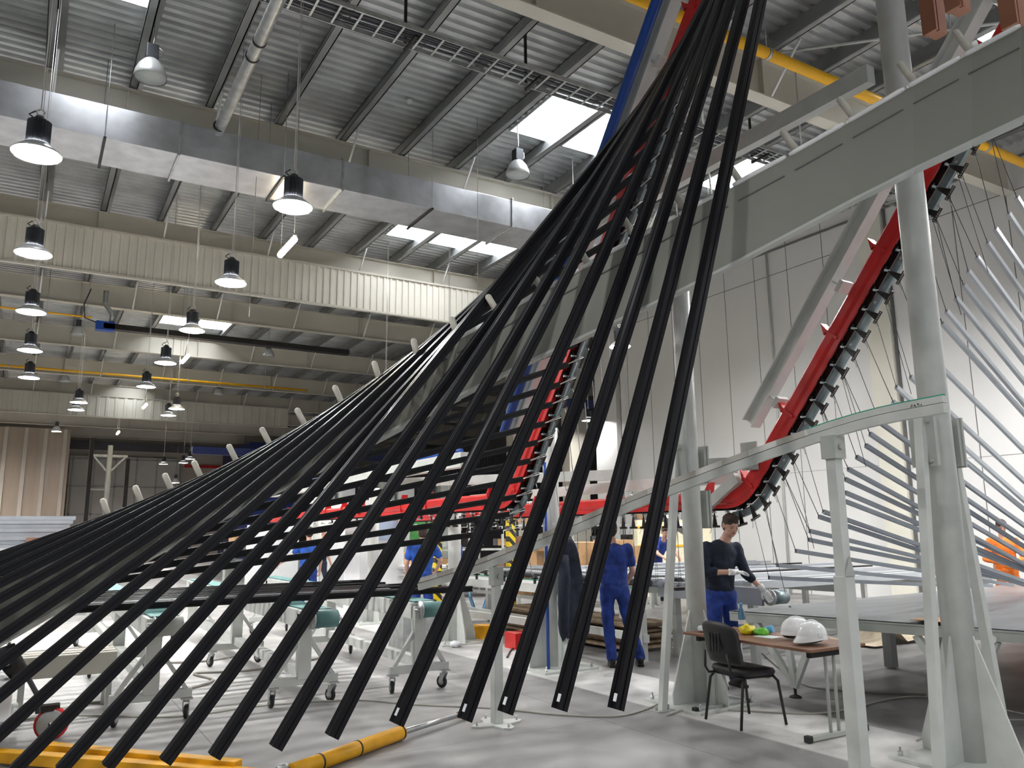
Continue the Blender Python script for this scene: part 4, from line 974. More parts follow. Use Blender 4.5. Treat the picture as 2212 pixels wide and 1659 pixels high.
# profiles lying on the right hand tables
random.seed(11)
t = thing('profile_table', (9.5, 10.5, 0), 'long low table carrying rows of silver profiles behind the man in the navy sweater', 'table')
for x in (7.6, 9.6, 11.6, 13.2):
    MB().box((x, 10.4, .84), (.12, 6.5, .1)).build('cross_beam', 'white_paint', t)
    for y in (7.3, 9.5, 11.6, 13.5): MB().box((x, y, .4), (.08, .08, .8)).build('leg', 'white_paint', t)
LP = []
for k in range(28):
    y = 7.35 + k * .22; xl = 7.15 + random.uniform(-.15, .5) + (.0 if k % 5 else .6); L = random.choice((6.0, 6.3, 5.6, 5.0)); dark = (k % 6 in (2,)); w = random.choice((.08, .14, .18)); h = random.choice((.04, .07, .1))
    mt = 'dark_metal' if dark else ('silver_light' if k % 3 == 0 else 'silver')
    m = MB(); m.beam((xl, y, .895 + h / 2), (xl + L, y + random.uniform(-.03, .03), .895 + h / 2), w, h)
    tag(m.build('lying_profile', mt), '%s profile lying level on the long right hand table, %s row from the front' % ('dark' if dark else 'silver', ORD[k]), 'profile', 'profiles lying on the long right table')

# wood stack and lower shelf seen behind the man in blue
t = thing('work_table', (8.5, 11, 0), 'long white framed work table behind the man in blue carrying level profiles', 'table')
ya, yb = 8.2, 13.8; x0_ = 7.0
for x in (6.95,):
    MB().beam((x, ya, .80), (x, yb, .80), .06, .18).build('side_beam', 'white_paint', t)
    MB().beam((x, ya, .28), (x, yb, .28), .06, .10).build('lower_beam', 'white_paint', t)
    MB().beam((x, ya, .62), (x, yb, .62), .04, .05).build('middle_rail', 'white_paint', t)
    for y in (8.3, 10.0, 11.9, 13.7): MB().box((x, y, .42), (.09, .09, .84)).build('leg', 'white_paint', t)
MB().box((6.95, 11, .895), (.03, 5.6, .012)).build('green_edge', 'green_strip', t)
for k in range(7):
    m = MB(); y0_ = 8.8 + .08 * (k % 3); m.beam((7.5 + .12 * (k % 2), y0_, .07 + .05 * k), (7.5, y0_ + 3.6, .07 + .05 * k), .8 - .05 * (k % 3), .035)
    tag(m.build('board', 'pallet'), 'brown board stacked on the floor below the white work table, %s from the bottom' % ORD[k], 'board', 'boards stacked below the work table')
# clamps along the front edge of the work table
for k in range(14):
    y = 8.4 + k * .4; m = MB(); m.box((6.93, y, .935), (.05, .03, .06)); m.box((6.93, y + .05, .955), (.03, .1, .02)); m.box((6.93, y, .98), (.09, .02, .02))
    tag(m.build('edge_clamp', 'black'), 'small black clamp on the edge of the white work table, %s from the front' % ORD[k], 'clamp', 'clamps along the work table')
for k in range(8):
    x = 7.2 + .18 * k; m = MB(); m.tube([(x, 8.4, .95), (x, 13.6, .95)], .06 if k % 2 else .045, 10)
    tag(m.build('round_profile', 'silver' if k % 3 else 'black'), '%s long tube on the work table behind the man in blue, %s from front' % ('grey' if k % 3 else 'black', ORD[k]), 'tube', 'tubes on the work table')

# ---------------------------------------------------------------- desk, chair and what lies on it
t = thing('folding_desk', (5.75, 5.05, 0), 'brown topped folding desk between the two front columns', 'desk')
dx0, dx1, dy0, dy1, dz = 5.36, 6.04, 4.38, 5.82, .71
MB().box(((dx0 + dx1) / 2, (dy0 + dy1) / 2, dz - .012), (dx1 - dx0, dy1 - dy0, .024)).build('desk_top', 'wood', t, .003)
for y in (dy0 + .1, dy1 - .1):
    MB().beam((dx0 + .02, y, .03), (dx1 + .03, y, .03), .045, .035, (0, 0, 1)).build('foot_rail', 'grey_paint', t, .004)
    for x in (dx0 + .02, dx1 + .03): MB().box((x, y, .03), (.05, .055, .05)).build('foot_cap', 'rubber', t, .006)
    for dxx in (-.05, .05): MB().tube([((dx0 + dx1) / 2 + dxx, y, .04), ((dx0 + dx1) / 2 + dxx, y, .60), ((dx0 + dx1) / 2 + dxx * 1.3, y, dz - .03)], .014, 10).build('leg_tube', 'grey_paint', t)
    MB().box(((dx0 + dx1) / 2, y, dz - .055), (.5, .04, .05)).build('hinge_rail', 'black', t)
MB().box(((dx0 + dx1) / 2, (dy0 + dy1) / 2, dz - .05), (.03, dy1 - dy0 - .2, .03)).build('stretcher', 'black', t)

def office_chair(x, y, rz):
    t = thing('office_chair', (x, y, 0), 'black padded office chair with curved back standing at the brown desk', 'chair', rz=rz)
    M4 = t.matrix_world.copy() if False else Matrix.Translation((x, y, 0)) @ Matrix.Rotation(rz, 4, 'Z')
    def W_(p): return M4 @ V(p)
    # local: +X is forward
    m = MB(); n = 22; vs = []
    def srect(cx_, w, d, z, zc): 
        out = []
        for k in range(n):
            a = 2 * PI * k / n; c, s_ = math.cos(a), math.sin(a); e = .45
            px = math.copysign(abs(c) ** e, c) * d; py = math.copysign(abs(s_) ** e, s_) * w
            out.append(W_((cx_ + px, py, z + zc * ((px / d) ** 2 * -.0) - (.035 * max(0, px / d - .6)))))
        return out
    rings = [srect(0, .19, .17, .405, 0), srect(0, .225, .205, .415, 0), srect(0, .235, .215, .445, 0), srect(0, .225, .205, .47, 0), srect(0, .17, .15, .478, 0)]
    for r_ in rings: vs += r_
    fs = [(i * n + k, i * n + (k + 1) % n, (i + 1) * n + (k + 1) % n, (i + 1) * n + k) for i in range(4) for k in range(n)] + [tuple(range(n - 1, -1, -1)), tuple(range(4 * n, 5 * n))]
    m.add(vs, fs, True); m.build('seat', 'black', t)
    m = MB(); rows = []; NZ = 12; NY = 14
    for side in (0, 1):
        for j in range(NZ + 1):
            for i in range(NY + 1):
                v_ = j / NZ; w = .24 * (1 - .35 * max(0, v_ - .82) ** 1.0 - .25 * max(0, .25 - v_)); yy = (i / NY * 2 - 1); z = .50 + .36 * v_
                if v_ > .75: z -= .05 * abs(yy) ** 3 * (v_ - .75) * 4
                bx = -.22 - .07 * v_ + .045 * yy * yy - (.0 if side else .028 * (1 - yy ** 6) * (1 - (2 * v_ - 1) ** 6)); rows.append(W_((bx, yy * w, z)))
    A_ = (NZ + 1) * (NY + 1); fs = []
    for j in range(NZ):
        for i in range(NY):
            q = j * (NY + 1) + i; fs += [(q, q + NY + 1, q + NY + 2, q + 1), (A_ + q, A_ + q + 1, A_ + q + NY + 2, A_ + q + NY + 1)]
    for i in range(NY): fs += [(i, i + 1, A_ + i + 1, A_ + i), (NZ * (NY + 1) + i + 1, NZ * (NY + 1) + i, A_ + NZ * (NY + 1) + i, A_ + NZ * (NY + 1) + i + 1)]
    for j in range(NZ): fs += [(j * (NY + 1) + NY, (j + 1) * (NY + 1) + NY, A_ + (j + 1) * (NY + 1) + NY, A_ + j * (NY + 1) + NY), ((j + 1) * (NY + 1), j * (NY + 1), A_ + j * (NY + 1), A_ + (j + 1) * (NY + 1))]
    m.add(rows, fs, True); bk = m.build('backrest', 'black', t)
    m = MB()
    for q in (-.06, -.02, .02, .06): m.box(W_((-.296, q, .68)), (.01, .014, .16), M4.to_3x3())
    m.box(W_((-.296, 0, .765)), (.012, .15, .012), M4.to_3x3()); m.build('vent_ribs', 'rubber', bk)
    m = MB()
    for sy in (-1, 1): MB().tube([W_((-.12, sy * .17, .40)), W_((-.24, sy * .17, .41)), W_((-.275, sy * .17, .46)), W_((-.285, sy * .15, .6))], .011, 8).build('back_bracket', 'black', t)
    for sx, sy in ((1, 1), (1, -1), (-1, 1), (-1, -1)):
        MB().tube([W_((sx * .15, sy * .19, .41)), W_((sx * .19, sy * .215, .36)), W_((sx * .235 if sx > 0 else -.25, sy * .235, .0))], .0125, 10).build('leg', 'black', t)
    m = MB(); m.tube([W_((.15, -.19, .40)), W_((.15, .19, .40))], .011, 8); m.tube([W_((-.15, -.19, .40)), W_((-.15, .19, .40))], .011, 8); m.tube([W_((-.15, .19, .40)), W_((.15, .19, .40))], .011, 8); m.tube([W_((-.15, -.19, .40)), W_((.15, -.19, .40))], .011, 8); m.build('seat_frame', 'black', t)
    return t
office_chair(5.52, 5.25, -.12)

# bottle
c = V((5.86, 5.55, dz))
t = thing('water_bottle', tuple(c), 'clear blue plastic water bottle standing on the brown desk', 'bottle')
MB().lathe([(0, 0), (.03, 0), (.034, .01), (.034, .06), (.031, .075), (.034, .09), (.034, .13), (.03, .17), (.016, .205), (.013, .215), (.013, .235), (0, .235)], c, 20).build('body', 'bottle', t)
MB().lathe([(0, .235), (.0145, .235), (.0145, .252), (0, .252)], c, 14).build('cap', 'light_blue', t)
MB().lathe([(.0346, .06), (.0346, .1)], c, 20).build('paper_label', 'sticker', t)
def lump(c, d, rz, seedv):
    m = MB(); n_, k_ = 16, 10; vs = []
    for j in range(1, k_):
        for i in range(n_):
            th = PI * j / k_; a = 2 * PI * i / n_; p = V((math.sin(th) * math.cos(a), math.sin(th) * math.sin(a), math.cos(th))); f_ = 1 + .45 * noise.noise(p * 2.6 + V((seedv, 0, 0)))
            q = Matrix.Rotation(rz, 3, 'Z') @ V((p.x * d[0] * f_, p.y * d[1] * f_, p.z * d[2] * f_)); q.z = max(q.z, -d[2] * .75); vs.append(V(c) + q)
    vs += [V(c) + V((0, 0, d[2])), V(c) - V((0, 0, d[2] * .75))]; T_ = len(vs) - 2; fs = []
    for j in range(k_ - 2):
        for i in range(n_): fs.append((j * n_ + i, (j + 1) * n_ + i, (j + 1) * n_ + (i + 1) % n_, j * n_ + (i + 1) % n_))
    for i in range(n_): fs += [(T_, i, (i + 1) % n_), (T_ + 1, (k_ - 2) * n_ + (i + 1) % n_, (k_ - 2) * n_ + i)]
    return m.add(vs, fs, True)
t = thing('snack_bag', (5.74, 5.3, dz), 'yellow and green crumpled snack bag on the brown desk', 'bag')
lump((5.72, 5.36, dz + .035), (.09, .07, .045), .4, 1).build('yellow_part', 'bag_yellow', t); lump((5.74, 5.22, dz + .028), (.05, .075, .035), .2, 5).build('green_part', 'bag_green', t)
tag(MB().tube([(5.88, 5.28, dz + .03), (5.90, 5.22, dz + .045)], .032, 14).build('tape_roll', 'light_blue'), 'light blue tape roll behind the snack bag on the desk', 'roll')
tag(MB().box((5.7, 5.1, dz + .003), (.15, .21, .004)).build('paper_sheet', 'sticker'), 'white paper sheet beside the snack bag on the desk', 'paper')
tag(lump((5.5, 5.7, dz + .025), (.04, .06, .03), 0, 9).build('small_pouch', 'cabinet'), 'small white pouch at the far left end of the desk', 'pouch')
def hard_hat(x, y, rz, label):
    z = dz + .012; t = thing('hard_hat', (x, y, dz), label, 'helmet', 'white hard hats on the desk', rz)
    M3 = Matrix.Rotation(rz, 3, 'Z')
    m = MB(); n_, k_ = 32, 12; vs = []
    for j in range(k_ + 1):
        ph = PI / 2 * j / k_
        for i in range(n_):
            a = 2 * PI * i / n_; rx, ry = .135, .105; p = V((rx * math.cos(a) * math.cos(ph) ** .8, ry * math.sin(a) * math.cos(ph) ** .8, .05 + .125 * math.sin(ph) ** .95)); vs.append(V((x, y, z)) + M3 @ p)
    brim = []
    for i in range(n_):
        a = 2 * PI * i / n_; f_ = 1.04 + .26 * max(0, math.cos(a)) ** 2.5; brim.append(V((x, y, z)) + M3 @ V((.135 * f_ * math.cos(a), .108 * 1.03 * math.sin(a), .038 - .022 * max(0, math.cos(a)))))
    o = len(vs); vs += brim; vs += [p - V((0, 0, .006)) for p in brim]
    fs = [(j * n_ + i, j * n_ + (i + 1) % n_, (j + 1) * n_ + (i + 1) % n_, (j + 1) * n_ + i) for j in range(k_) for i in range(n_)]
    fs += [(o + i, o + (i + 1) % n_, (i + 1) % n_, i) for i in range(n_)] + [(o + n_ + i, o + n_ + (i + 1) % n_, o + (i + 1) % n_, o + i) for i in range(n_)]
    m.add(vs, fs, True); m.build('shell', 'helmet', t)
    m = MB(); m.tube([V((x, y, z)) + M3 @ V((.125 * math.cos(a) * .98, 0, .055 + .126 * math.sin(a))) for a in [PI * .08 + PI * .84 * k / 14 for k in range(15)]], .007, 8); m.build('ridge', 'helmet', t)
    m = MB(); m.tube([V((x, y, z)) + M3 @ V((.115 * math.cos(a), .09 * math.sin(a), .03 - .012 * math.sin(a * 2))) for a in [2 * PI * k / 20 for k in range(21)]], [.012] * 21, 6); m.build('headband', 'black', t)
    m = MB(); s_ = 1 if label.startswith('front') else 1
    for sg in (-1, 1): m.box(V((x, y, z)) + M3 @ V((.0, sg * .104, .07)), (.04, .012, .03), M3)
    m.build('slot_block', 'helmet', t)
    return t
hard_hat(5.76, 4.84, -.5, 'left one of the two white hard hats on the desk, peak turned away')
hard_hat(5.63, 4.58, 2.95, 'right one of the two white hard hats on the desk, peak towards the viewer')

# ---------------------------------------------------------------- coat on the column
t = thing('hanging_jacket', (5.6, 8.35, .5), 'dark navy jacket hanging on the column left of the man in blue', 'jacket')
m = MB(); nz, nn = 22, 28; vs = []
cx_, cy_ = 5.80, 8.26
prof = [(1.55, .03), (1.50, .07), (1.42, .11), (1.30, .14), (1.1, .16), (.9, .185), (.7, .21), (.55, .22), (.43, .20), (.38, .16)]
for j in range(nz + 1):
    z = lerp(1.55, .38, j / nz); w = interp([-p[0] for p in prof], [p[1] for p in prof], -z)
    for i in range(nn):
        a = 2 * PI * i / nn; rr = w * (1 + .16 * math.sin(3 * a + z * 3) + .10 * noise.noise(V((math.cos(a) * 2, math.sin(a) * 2, z * 3))))
        vs.append((cx_ + rr * math.cos(a) * 1.0 + .03 * math.sin(z * 4), cy_ - .03 + rr * math.sin(a) * .5, z + (.05 * math.sin(2 * a) if j == nz else 0)))
m.add(vs, [(j * nn + i, (j + 1) * nn + i, (j + 1) * nn + (i + 1) % nn, j * nn + (i + 1) % nn) for j in range(nz) for i in range(nn)] + [tuple(range(nn)), tuple(range(len(vs) - 1, len(vs) - nn - 1, -1))], True)
m.build('body', 'cloth_navy', t)
MB().tube([(5.66, 8.18, 1.35), (5.62, 8.12, 1.1), (5.60, 8.12, .8), (5.62, 8.14, .42)], [.06, .075, .07, .055], 12).build('sleeve', 'cloth_navy', t)

# ---------------------------------------------------------------- cables, hoses, litter
def cable(pts, r, mt, label, nm='floor_cable', cat_='cable'):
    P = [V(p) for p in pts]; out = []
    for i in range(len(P) - 1):
        for k in range(6): out.append(cat(P, i, k / 6))
    out.append(P[-1]); return tag(MB().tube(out, r, 6).build(nm, mt), label, cat_)
G = lambda u, v, z=.01: atz(u, v, z)
cable([G(0, 1562), G(150, 1545), G(380, 1548), G(560, 1525), G(760, 1512), G(900, 1522), G(1070, 1530), G(1200, 1543), G(1330, 1547), G(1400, 1530), G(1432, 1515)], .008, 'rope', 'thin brown cable curving over the floor to the leaning strut')
cable([G(1440, 1545), G(1500, 1530), G(1600, 1535), G(1780, 1540), G(1920, 1510), G(2000, 1505), G(2100, 1520), G(2300, 1560)], .008, 'rope', 'thin cable running under the desk to the foreground column')
cable([G(150, 1385), G(250, 1425), G(420, 1430), G(560, 1412), G(640, 1430), G(700, 1418)], .016, 'cable', 'grey hose lying under the belt conveyors')
cable([G(170, 1520), G(300, 1510), G(400, 1490), G(460, 1470), G(420, 1455), G(520, 1450), G(600, 1440)], .018, 'cable', 'thick grey hose looping behind the yellow frame')
cable([G(1095, 1420), G(1110, 1400), G(1150, 1395), G(1180, 1420), G(1140, 1425), G(1170, 1405), G(1195, 1400)], .012, 'cable_dark', 'tangled dark cable on the floor left of the jacket column')
cable([G(1640, 1405, .01), G(1720, 1470), G(1800, 1490), G(2000, 1500)], .009, 'cable', 'grey cable hanging down behind the desk')
cable([G(1980, 1600), G(2060, 1560), G(2212, 1555)], .006, 'rope', 'thin cord on the floor right of the foreground column')
# coiled blue hose
t = thing('coiled_hose', tuple(G(1030, 1330)), 'blue coiled air hose hanging by the conveyor left of the post', 'hose')
c = G(1035, 1340); m = MB(); pts = []
for k in range(340):
    a = k * .62; s_ = k / 340; pts.append(c + V((.42 * (s_ - .5), .05 * math.cos(a), .50 - .40 * math.sin(PI * s_) + .05 * math.sin(a))))
m.tube(pts, .008, 5); m.build('coil', 'light_blue', t)
# litter
for i, (u, v, w, mt, lb) in enumerate(((985, 1392, .09, 'sticker', 'white rag at the foot of the column behind the conveyors'), (1160, 1435, .05, 'sticker', 'roll of white tape on the floor left of the jacket column'), (1175, 1412, .05, 'yellow', 'yellow glove tip by the cables near the jacket column'), (1655, 1457, .06, 'yellow', 'small yellow scrap on the floor behind the office chair'))):
    tag(lump(G(u, v, w * .45), (w, w * .8, w * .55), .3 * i, i * 3.3).build('floor_litter', mt), lb, 'litter')

# ================================================================== PEOPLE
def voxel(o, size, sm=4, fac=.6, disp=0, scale=.12):
    r = o.modifiers.new('remesh', 'REMESH'); r.mode = 'VOXEL'; r.voxel_size = size; r.use_smooth_shade = True
    q = o.modifiers.new('smooth', 'SMOOTH'); q.factor = fac; q.iterations = sm
    if disp:
        tx = bpy.data.textures.get('folds%d' % int(scale * 100)) or bpy.data.textures.new('folds%d' % int(scale * 100), 'CLOUDS'); tx.noise_scale = scale
        d = o.modifiers.new('folds', 'DISPLACE'); d.texture = tx; d.strength = disp; d.mid_level = .5; d.texture_coords = 'GLOBAL'
    return o
def cap(m, a, b, ra, rb, n=14, sx=1.0):
    """tapered limb with rounded ends"""
    a, b = V(a), V(b); d = (b - a).normalized(); pts = []; rs = []
    for k in range(4): t = PI / 2 * k / 4; pts.append(a - d * ra * math.cos(t)); rs.append(max(ra * math.sin(t), .002))
    pts += [a, b]; rs += [ra, rb]
    for k in range(1, 5): t = PI / 2 * k / 4; pts.append(b + d * rb * math.sin(t)); rs.append(max(rb * math.cos(t), .002))
    m.tube(pts, rs, n, True, sx); return m
def hand(M4, wrist, dirv, palm_n, thumb_side, curl, name, mt, root, finger_mat=None, s=1.0):
    """palm and five separate fingers; dirv = towards the fingertips, palm_n = out of the palm"""
    d = V(dirv).normalized(); n = V(palm_n); n = (n - d * n.dot(d)).normalized(); side = d.cross(n) * thumb_side
    m = MB(); w = V(wrist)
    def P(a, b, c): return M4 @ (w + (d * a + side * b + n * c) * s)
    cap(m, P(-.03, 0, 0), P(.02, 0, 0), .027 * s, .028 * s)
    for b in (-.026, -.009, .009, .026): cap(m, P(.02, b * .8, 0), P(.075, b, 0), .016 * s, .0135 * s, 10)
    for b, L in ((.028, .068), (.0095, .078), (-.0095, .073), (-.027, .058)):
        p = (.078, b, 0.0); a = curl * .5; seg = [L * .45, L * .32, L * .25]; prev = p; r = .0092
        for q in seg:
            nx = (prev[0] + q * math.cos(a), prev[1], prev[2] + q * math.sin(a)); cap(m, P(*prev), P(*nx), r * s, (r - .0008) * s, 8); prev = nx; a += curl * .55; r -= .0008
    t0 = (.012, .030, .004); t1 = (.040, .052, .018); t2 = (.066, .056, .030)
    cap(m, P(*t0), P(*t1), .0125 * s, .0105 * s, 8); cap(m, P(*t1), P(*t2), .0102 * s, .0088 * s, 8)
    return voxel(m.build(name, mt, root), .0045, 2, .4)
DEF = dict(head=(0, .03, 1.665), neck=(0, 0, 1.47), chest=(0, 0, 1.30), waist=(0, 0, 1.08), pelvis=(0, 0, .96),
           shR=(.185, 0, 1.43), shL=(-.185, 0, 1.43), elR=(.25, -.02, 1.15), elL=(-.25, -.02, 1.15), wrR=(.26, .1, .92), wrL=(-.26, .1, .92),
           hiR=(.09, 0, .93), hiL=(-.09, 0, .93), knR=(.11, .03, .51), knL=(-.11, .03, .51), anR=(.12, 0, .10), anL=(-.12, 0, .10))
def person(label, pos, rz, J=None, top='cloth_blue', legs='cloth_blue', sleeve='short', hair='hair', face=False, hyaw=0, hpitch=0, gloves=False, capm=None, handp=None, legs_on=True, s=1.0, shoes='rubber', vox=.013):
    j = {k: V(v) for k, v in DEF.items()}
    if J: j.update({k: V(v) for k, v in J.items()})
    t = thing('person', pos, label, 'person', None, rz)
    M4 = Matrix.Translation(V(pos)) @ Matrix.Rotation(rz, 4, 'Z') @ Matrix.Scale(s, 4)
    W_ = lambda p: M4 @ V(p)
    HR = Matrix.Rotation(hyaw, 3, 'Z') @ Matrix.Rotation(hpitch, 3, 'X'); R3 = Matrix.Rotation(rz, 3, 'Z')
    H = lambda p: M4 @ (j['head'] + HR @ V(p))
    RR = R3 @ HR
    m = MB()
    m.ell(H((0, -.012, .025)), (.077 * s, .096 * s, .098 * s), 18, 14, RR); m.ell(H((0, .022, -.04)), (.058 * s, .066 * s, .075 * s), 16, 12, RR); m.ell(H((0, .045, -.085)), (.03 * s, .03 * s, .026 * s), 12, 8, RR)
    m.ell(H((0, .06, .028)), (.05 * s, .024 * s, .016 * s), 12, 8, RR)
    for sg in (-1, 1):
        m.ell(H((sg * .035, .062, -.02)), (.022 * s, .018 * s, .024 * s), 10, 8, RR); m.ell(H((sg * .08, -.012, -.002)), (.010 * s, .02 * s, .032 * s), 10, 8, RR)
    cap(m, H((0, .082, .02)), H((0, .1, -.02)), .008 * s, .015 * s, 10)
    cap(m, W_(j['neck'] + V((0, -.01, -.04))), H((0, -.015, -.07)), .058 * s, .052 * s)
    m.ell(W_(j['chest']), (.13 * s, .085 * s, .15 * s), 16, 10, R3)
    cap(m, W_(j['chest']), W_(j['pelvis']), .09 * s, .1 * s); cap(m, W_(j['chest']), W_(j['neck']), .09 * s, .05 * s)
    for sd in 'RL':
        cap(m, W_(j['neck'] + V((0, 0, -.06))), W_(j['sh' + sd]), .04 * s, .045 * s)
        cap(m, W_(j['sh' + sd]), W_(j['el' + sd]), .047 * s, .037 * s); cap(m, W_(j['el' + sd]), W_(j['wr' + sd]), .037 * s, .026 * s)
        e = j['el' + sd]; w = j['wr' + sd]; cap(m, W_(e.lerp(w, .1)), W_(e.lerp(w, .4)), .040 * s, .036 * s)
        if legs_on:
            cap(m, W_(j['hi' + sd]), W_(j['kn' + sd]), .07 * s, .05 * s); cap(m, W_(j['kn' + sd]), W_(j['an' + sd]), .05 * s, .035 * s)
    voxel(m.build('body', 'skin', t), .009 if face else .012, 3, .5)
    # top
    m = MB(); c, w, p = j['chest'], j['waist'], j['pelvis']; n_ = j['neck']
    up_ = (n_ - p).normalized()
    m.ell(W_(c.lerp(n_, .25)), (.19 * s, .125 * s, .15 * s), 18, 12, R3); m.ell(W_(c), (.188 * s, .13 * s, .19 * s), 18, 12, R3)
    m.ell(W_(c.lerp(w, .6)), (.175 * s, .128 * s, .18 * s), 18, 12, R3); m.ell(W_(w), (.17 * s, .128 * s, .15 * s), 18, 12, R3); m.ell(W_(w.lerp(p, .6)), (.168 * s, .128 * s, .11 * s), 18, 12, R3)
    cap(m, W_(n_ + V((0, -.01, -.075))), W_(n_ + V((0, -.012, -.03))), .075 * s, .062 * s)
    for sd in 'RL':
        sh, el, wr = j['sh' + sd], j['el' + sd], j['wr' + sd]
        cap(m, W_(n_.lerp(sh, .35) + V((0, 0, -.055))), W_(sh + V((0, 0, -.01))), .062 * s, .066 * s)
        if sleeve == 'short': cap(m, W_(sh), W_(sh.lerp(el, .62)), .064 * s, .064 * s)
        else: cap(m, W_(sh), W_(el), .066 * s, .056 * s); cap(m, W_(el), W_(el.lerp(wr, .38 if sleeve == 'pushed' else .92)), .058 * s, .05 * s if sleeve == 'pushed' else .04 * s)
    voxel(m.build('sweater' if sleeve != 'short' else 'shirt', top, t), vox, 4, .6, .022, .11)
    # trousers
    if legs_on:
        m = MB(); m.ell(W_(p + V((0, 0, -.02))), (.162 * s, .122 * s, .13 * s), 18, 12, R3)
        for sd in 'RL':
            hi, kn, an = j['hi' + sd], j['kn' + sd], j['an' + sd]
            cap(m, W_(hi), W_(kn), .098 * s, .074 * s); cap(m, W_(kn), W_(an + V((0, 0, .02))), .074 * s, .066 * s); m.ell(W_(an + V((0, 0, .0))), (.068 * s, .075 * s, .045 * s), 12, 8, R3)
        voxel(m.build('trousers', legs, t), vox, 4, .6, .026, .10)
        for sd in 'RL':
            a = j['an' + sd]; m = MB(); m.ell(W_((a.x, a.y + .06, .052)), (.047 * s, .13 * s, .05 * s), 14, 10, R3); m.ell(W_((a.x, a.y - .02, .07)), (.044 * s, .06 * s, .06 * s), 14, 10, R3); m.box(W_((a.x, a.y + .055, .014)), (.085 * s, .25 * s, .028 * s), R3)
            voxel(m.build('shoe', shoes, t), .009, 2, .5)
    # hair
    m = MB(); m.ell(H((0, -.02, .045)), (.083 * s, .1 * s, .09 * s), 18, 14, RR); m.ell(H((0, -.05, -.0)), (.078 * s, .066 * s, .09 * s), 16, 12, RR)
    if face: m.ell(H((.0, .045, .098)), (.066 * s, .045 * s, .03 * s), 14, 10, RR)
    if capm: m = MB(); m.ell(H((0, -.01, .05)), (.09 * s, .108 * s, .085 * s), 18, 12, RR); m.box(H((0, .11, .05)), (.12 * s, .08 * s, .012 * s), RR)
    voxel(m.build('cap' if capm else 'hair', capm or hair, t), .008, 2, .5, .012 if not capm else 0, .03)
    if face:
        for sg in (-1, 1):
            m = MB(); m.ell(H((sg * .031, .080, .004)), (.010 * s, .006 * s, .0042 * s), 10, 8, RR); m.build('eye', 'eye', t)
            m = MB(); m.tube([H((sg * .015, .092, .022)), H((sg * .032, .091, .028)), H((sg * .048, .08, .022))], .0025 * s, 6); m.build('eyebrow', 'hair', t)
        m = MB(); m.tube([H((-.022, .083, -.052)), H((0, .092, -.05)), H((.022, .083, -.052))], [.003, .006, .003], 6); m.build('mouth', 'lips', t)
    # hands
    for sd in 'RL':
        hp_ = (handp or {}).get(sd) or dict(d=(j['wr' + sd] - j['el' + sd]), n=(-1 if sd == 'R' else 1, 0, 0), curl=.6)
        if hp_.get('none'): continue
        hand(M4, j['wr' + sd] + V(hp_['d']).normalized() * .02, hp_['d'], hp_['n'], hp_.get('ts', 1), hp_['curl'], 'glove' if gloves else 'hand', 'glove' if gloves else 'skin', t)
        if gloves:
            cap_ = MB(); a = j['wr' + sd]; dd = V(hp_['d']).normalized(); cap_.tube([W_(a - dd * .05), W_(a + dd * .03)], [.034 * s, .030 * s], 14); cap_.build('glove_cuff', 'glove', t)
    return t
def front_of(dx, dy): return math.atan2(-dx, dy)
person('man in dark navy sweater and blue work trousers, white gloves, bending over the conveyor drum', (6.56, 6.50, 0), front_of(-.2, -.97),
       dict(head=(-.07, .16, 1.652), neck=(-.03, .07, 1.495), chest=(-.01, .03, 1.32), shR=(.165, .04, 1.43), shL=(-.185, .07, 1.42), elR=(.235, .05, 1.17), wrR=(.0, .26, 1.175), elL=(-.25, .11, 1.16), wrL=(-.36, .24, .99)),
       top='cloth_navy', legs='cloth_blue', sleeve='pushed', face=True, hyaw=-.12, hpitch=-.38, gloves=True, s=1.02, shoes='dark_metal',
       handp=dict(R=dict(d=(-.95, .1, -.05), n=(0, .2, -1), curl=.5, ts=-1), L=dict(d=(-.4, .35, -.8), n=(.4, .3, .3), curl=.8, ts=1)))
person('man in blue t-shirt and blue trousers standing with his back to the viewer', (6.40, 8.15, 0), front_of(.51, .84),
       dict(head=(-.02, .06, 1.655), elR=(.24, .02, 1.14), wrR=(.19, .22, .99), elL=(-.235, .03, 1.15), wrL=(-.12, .26, 1.06), hiR=(.09, 0, .93), knR=(.17, .02, .51), anR=(.29, .02, .10), knL=(-.09, .03, .51), anL=(-.06, -.03, .10)),
       top='cloth_blue', legs='cloth_blue', shoes='dark_metal', handp=dict(R=dict(d=(-.5, .6, -.5), n=(-.6, -.5, 0), curl=1.0), L=dict(d=(.5, .6, -.3), n=(.6, -.5, 0), curl=1.0)))
lean = dict(head=(.0, .48, 1.47), neck=(0, .34, 1.33), chest=(0, .22, 1.22), waist=(0, .08, 1.06), shR=(.18, .32, 1.30), shL=(-.18, .32, 1.30), elR=(.25, .45, 1.05), elL=(-.25, .45, 1.05), wrR=(.2, .65, .95), wrL=(-.2, .62, .95))
person('young dark haired man in blue t-shirt leaning over the profiles before the yellow striped cabinet', (12.95, 14.9, 0), front_of(-.1, -1), dict(lean, head=(.05, .5, 1.5)), face=True, hyaw=-.5, hpitch=-.35, s=1.06)
person('worker in bright blue shirt seen from behind between the profiles at the far left', tuple(atz(662, 1332, 0)), front_of(.1, 1), dict(elL=(-.32, .06, 1.2), wrL=(-.55, .2, 1.05)), top='cloth_blue_bright', legs='cloth_blue')
person('worker wearing an orange cap and dark top far behind the bright blue shirt', tuple(atz(690, 1300, 0)), front_of(.9, .4), None, top='cloth_navy', legs='cloth_navy', capm='orange_cap')
p = CAM + ray(912, 1200) * 13.0
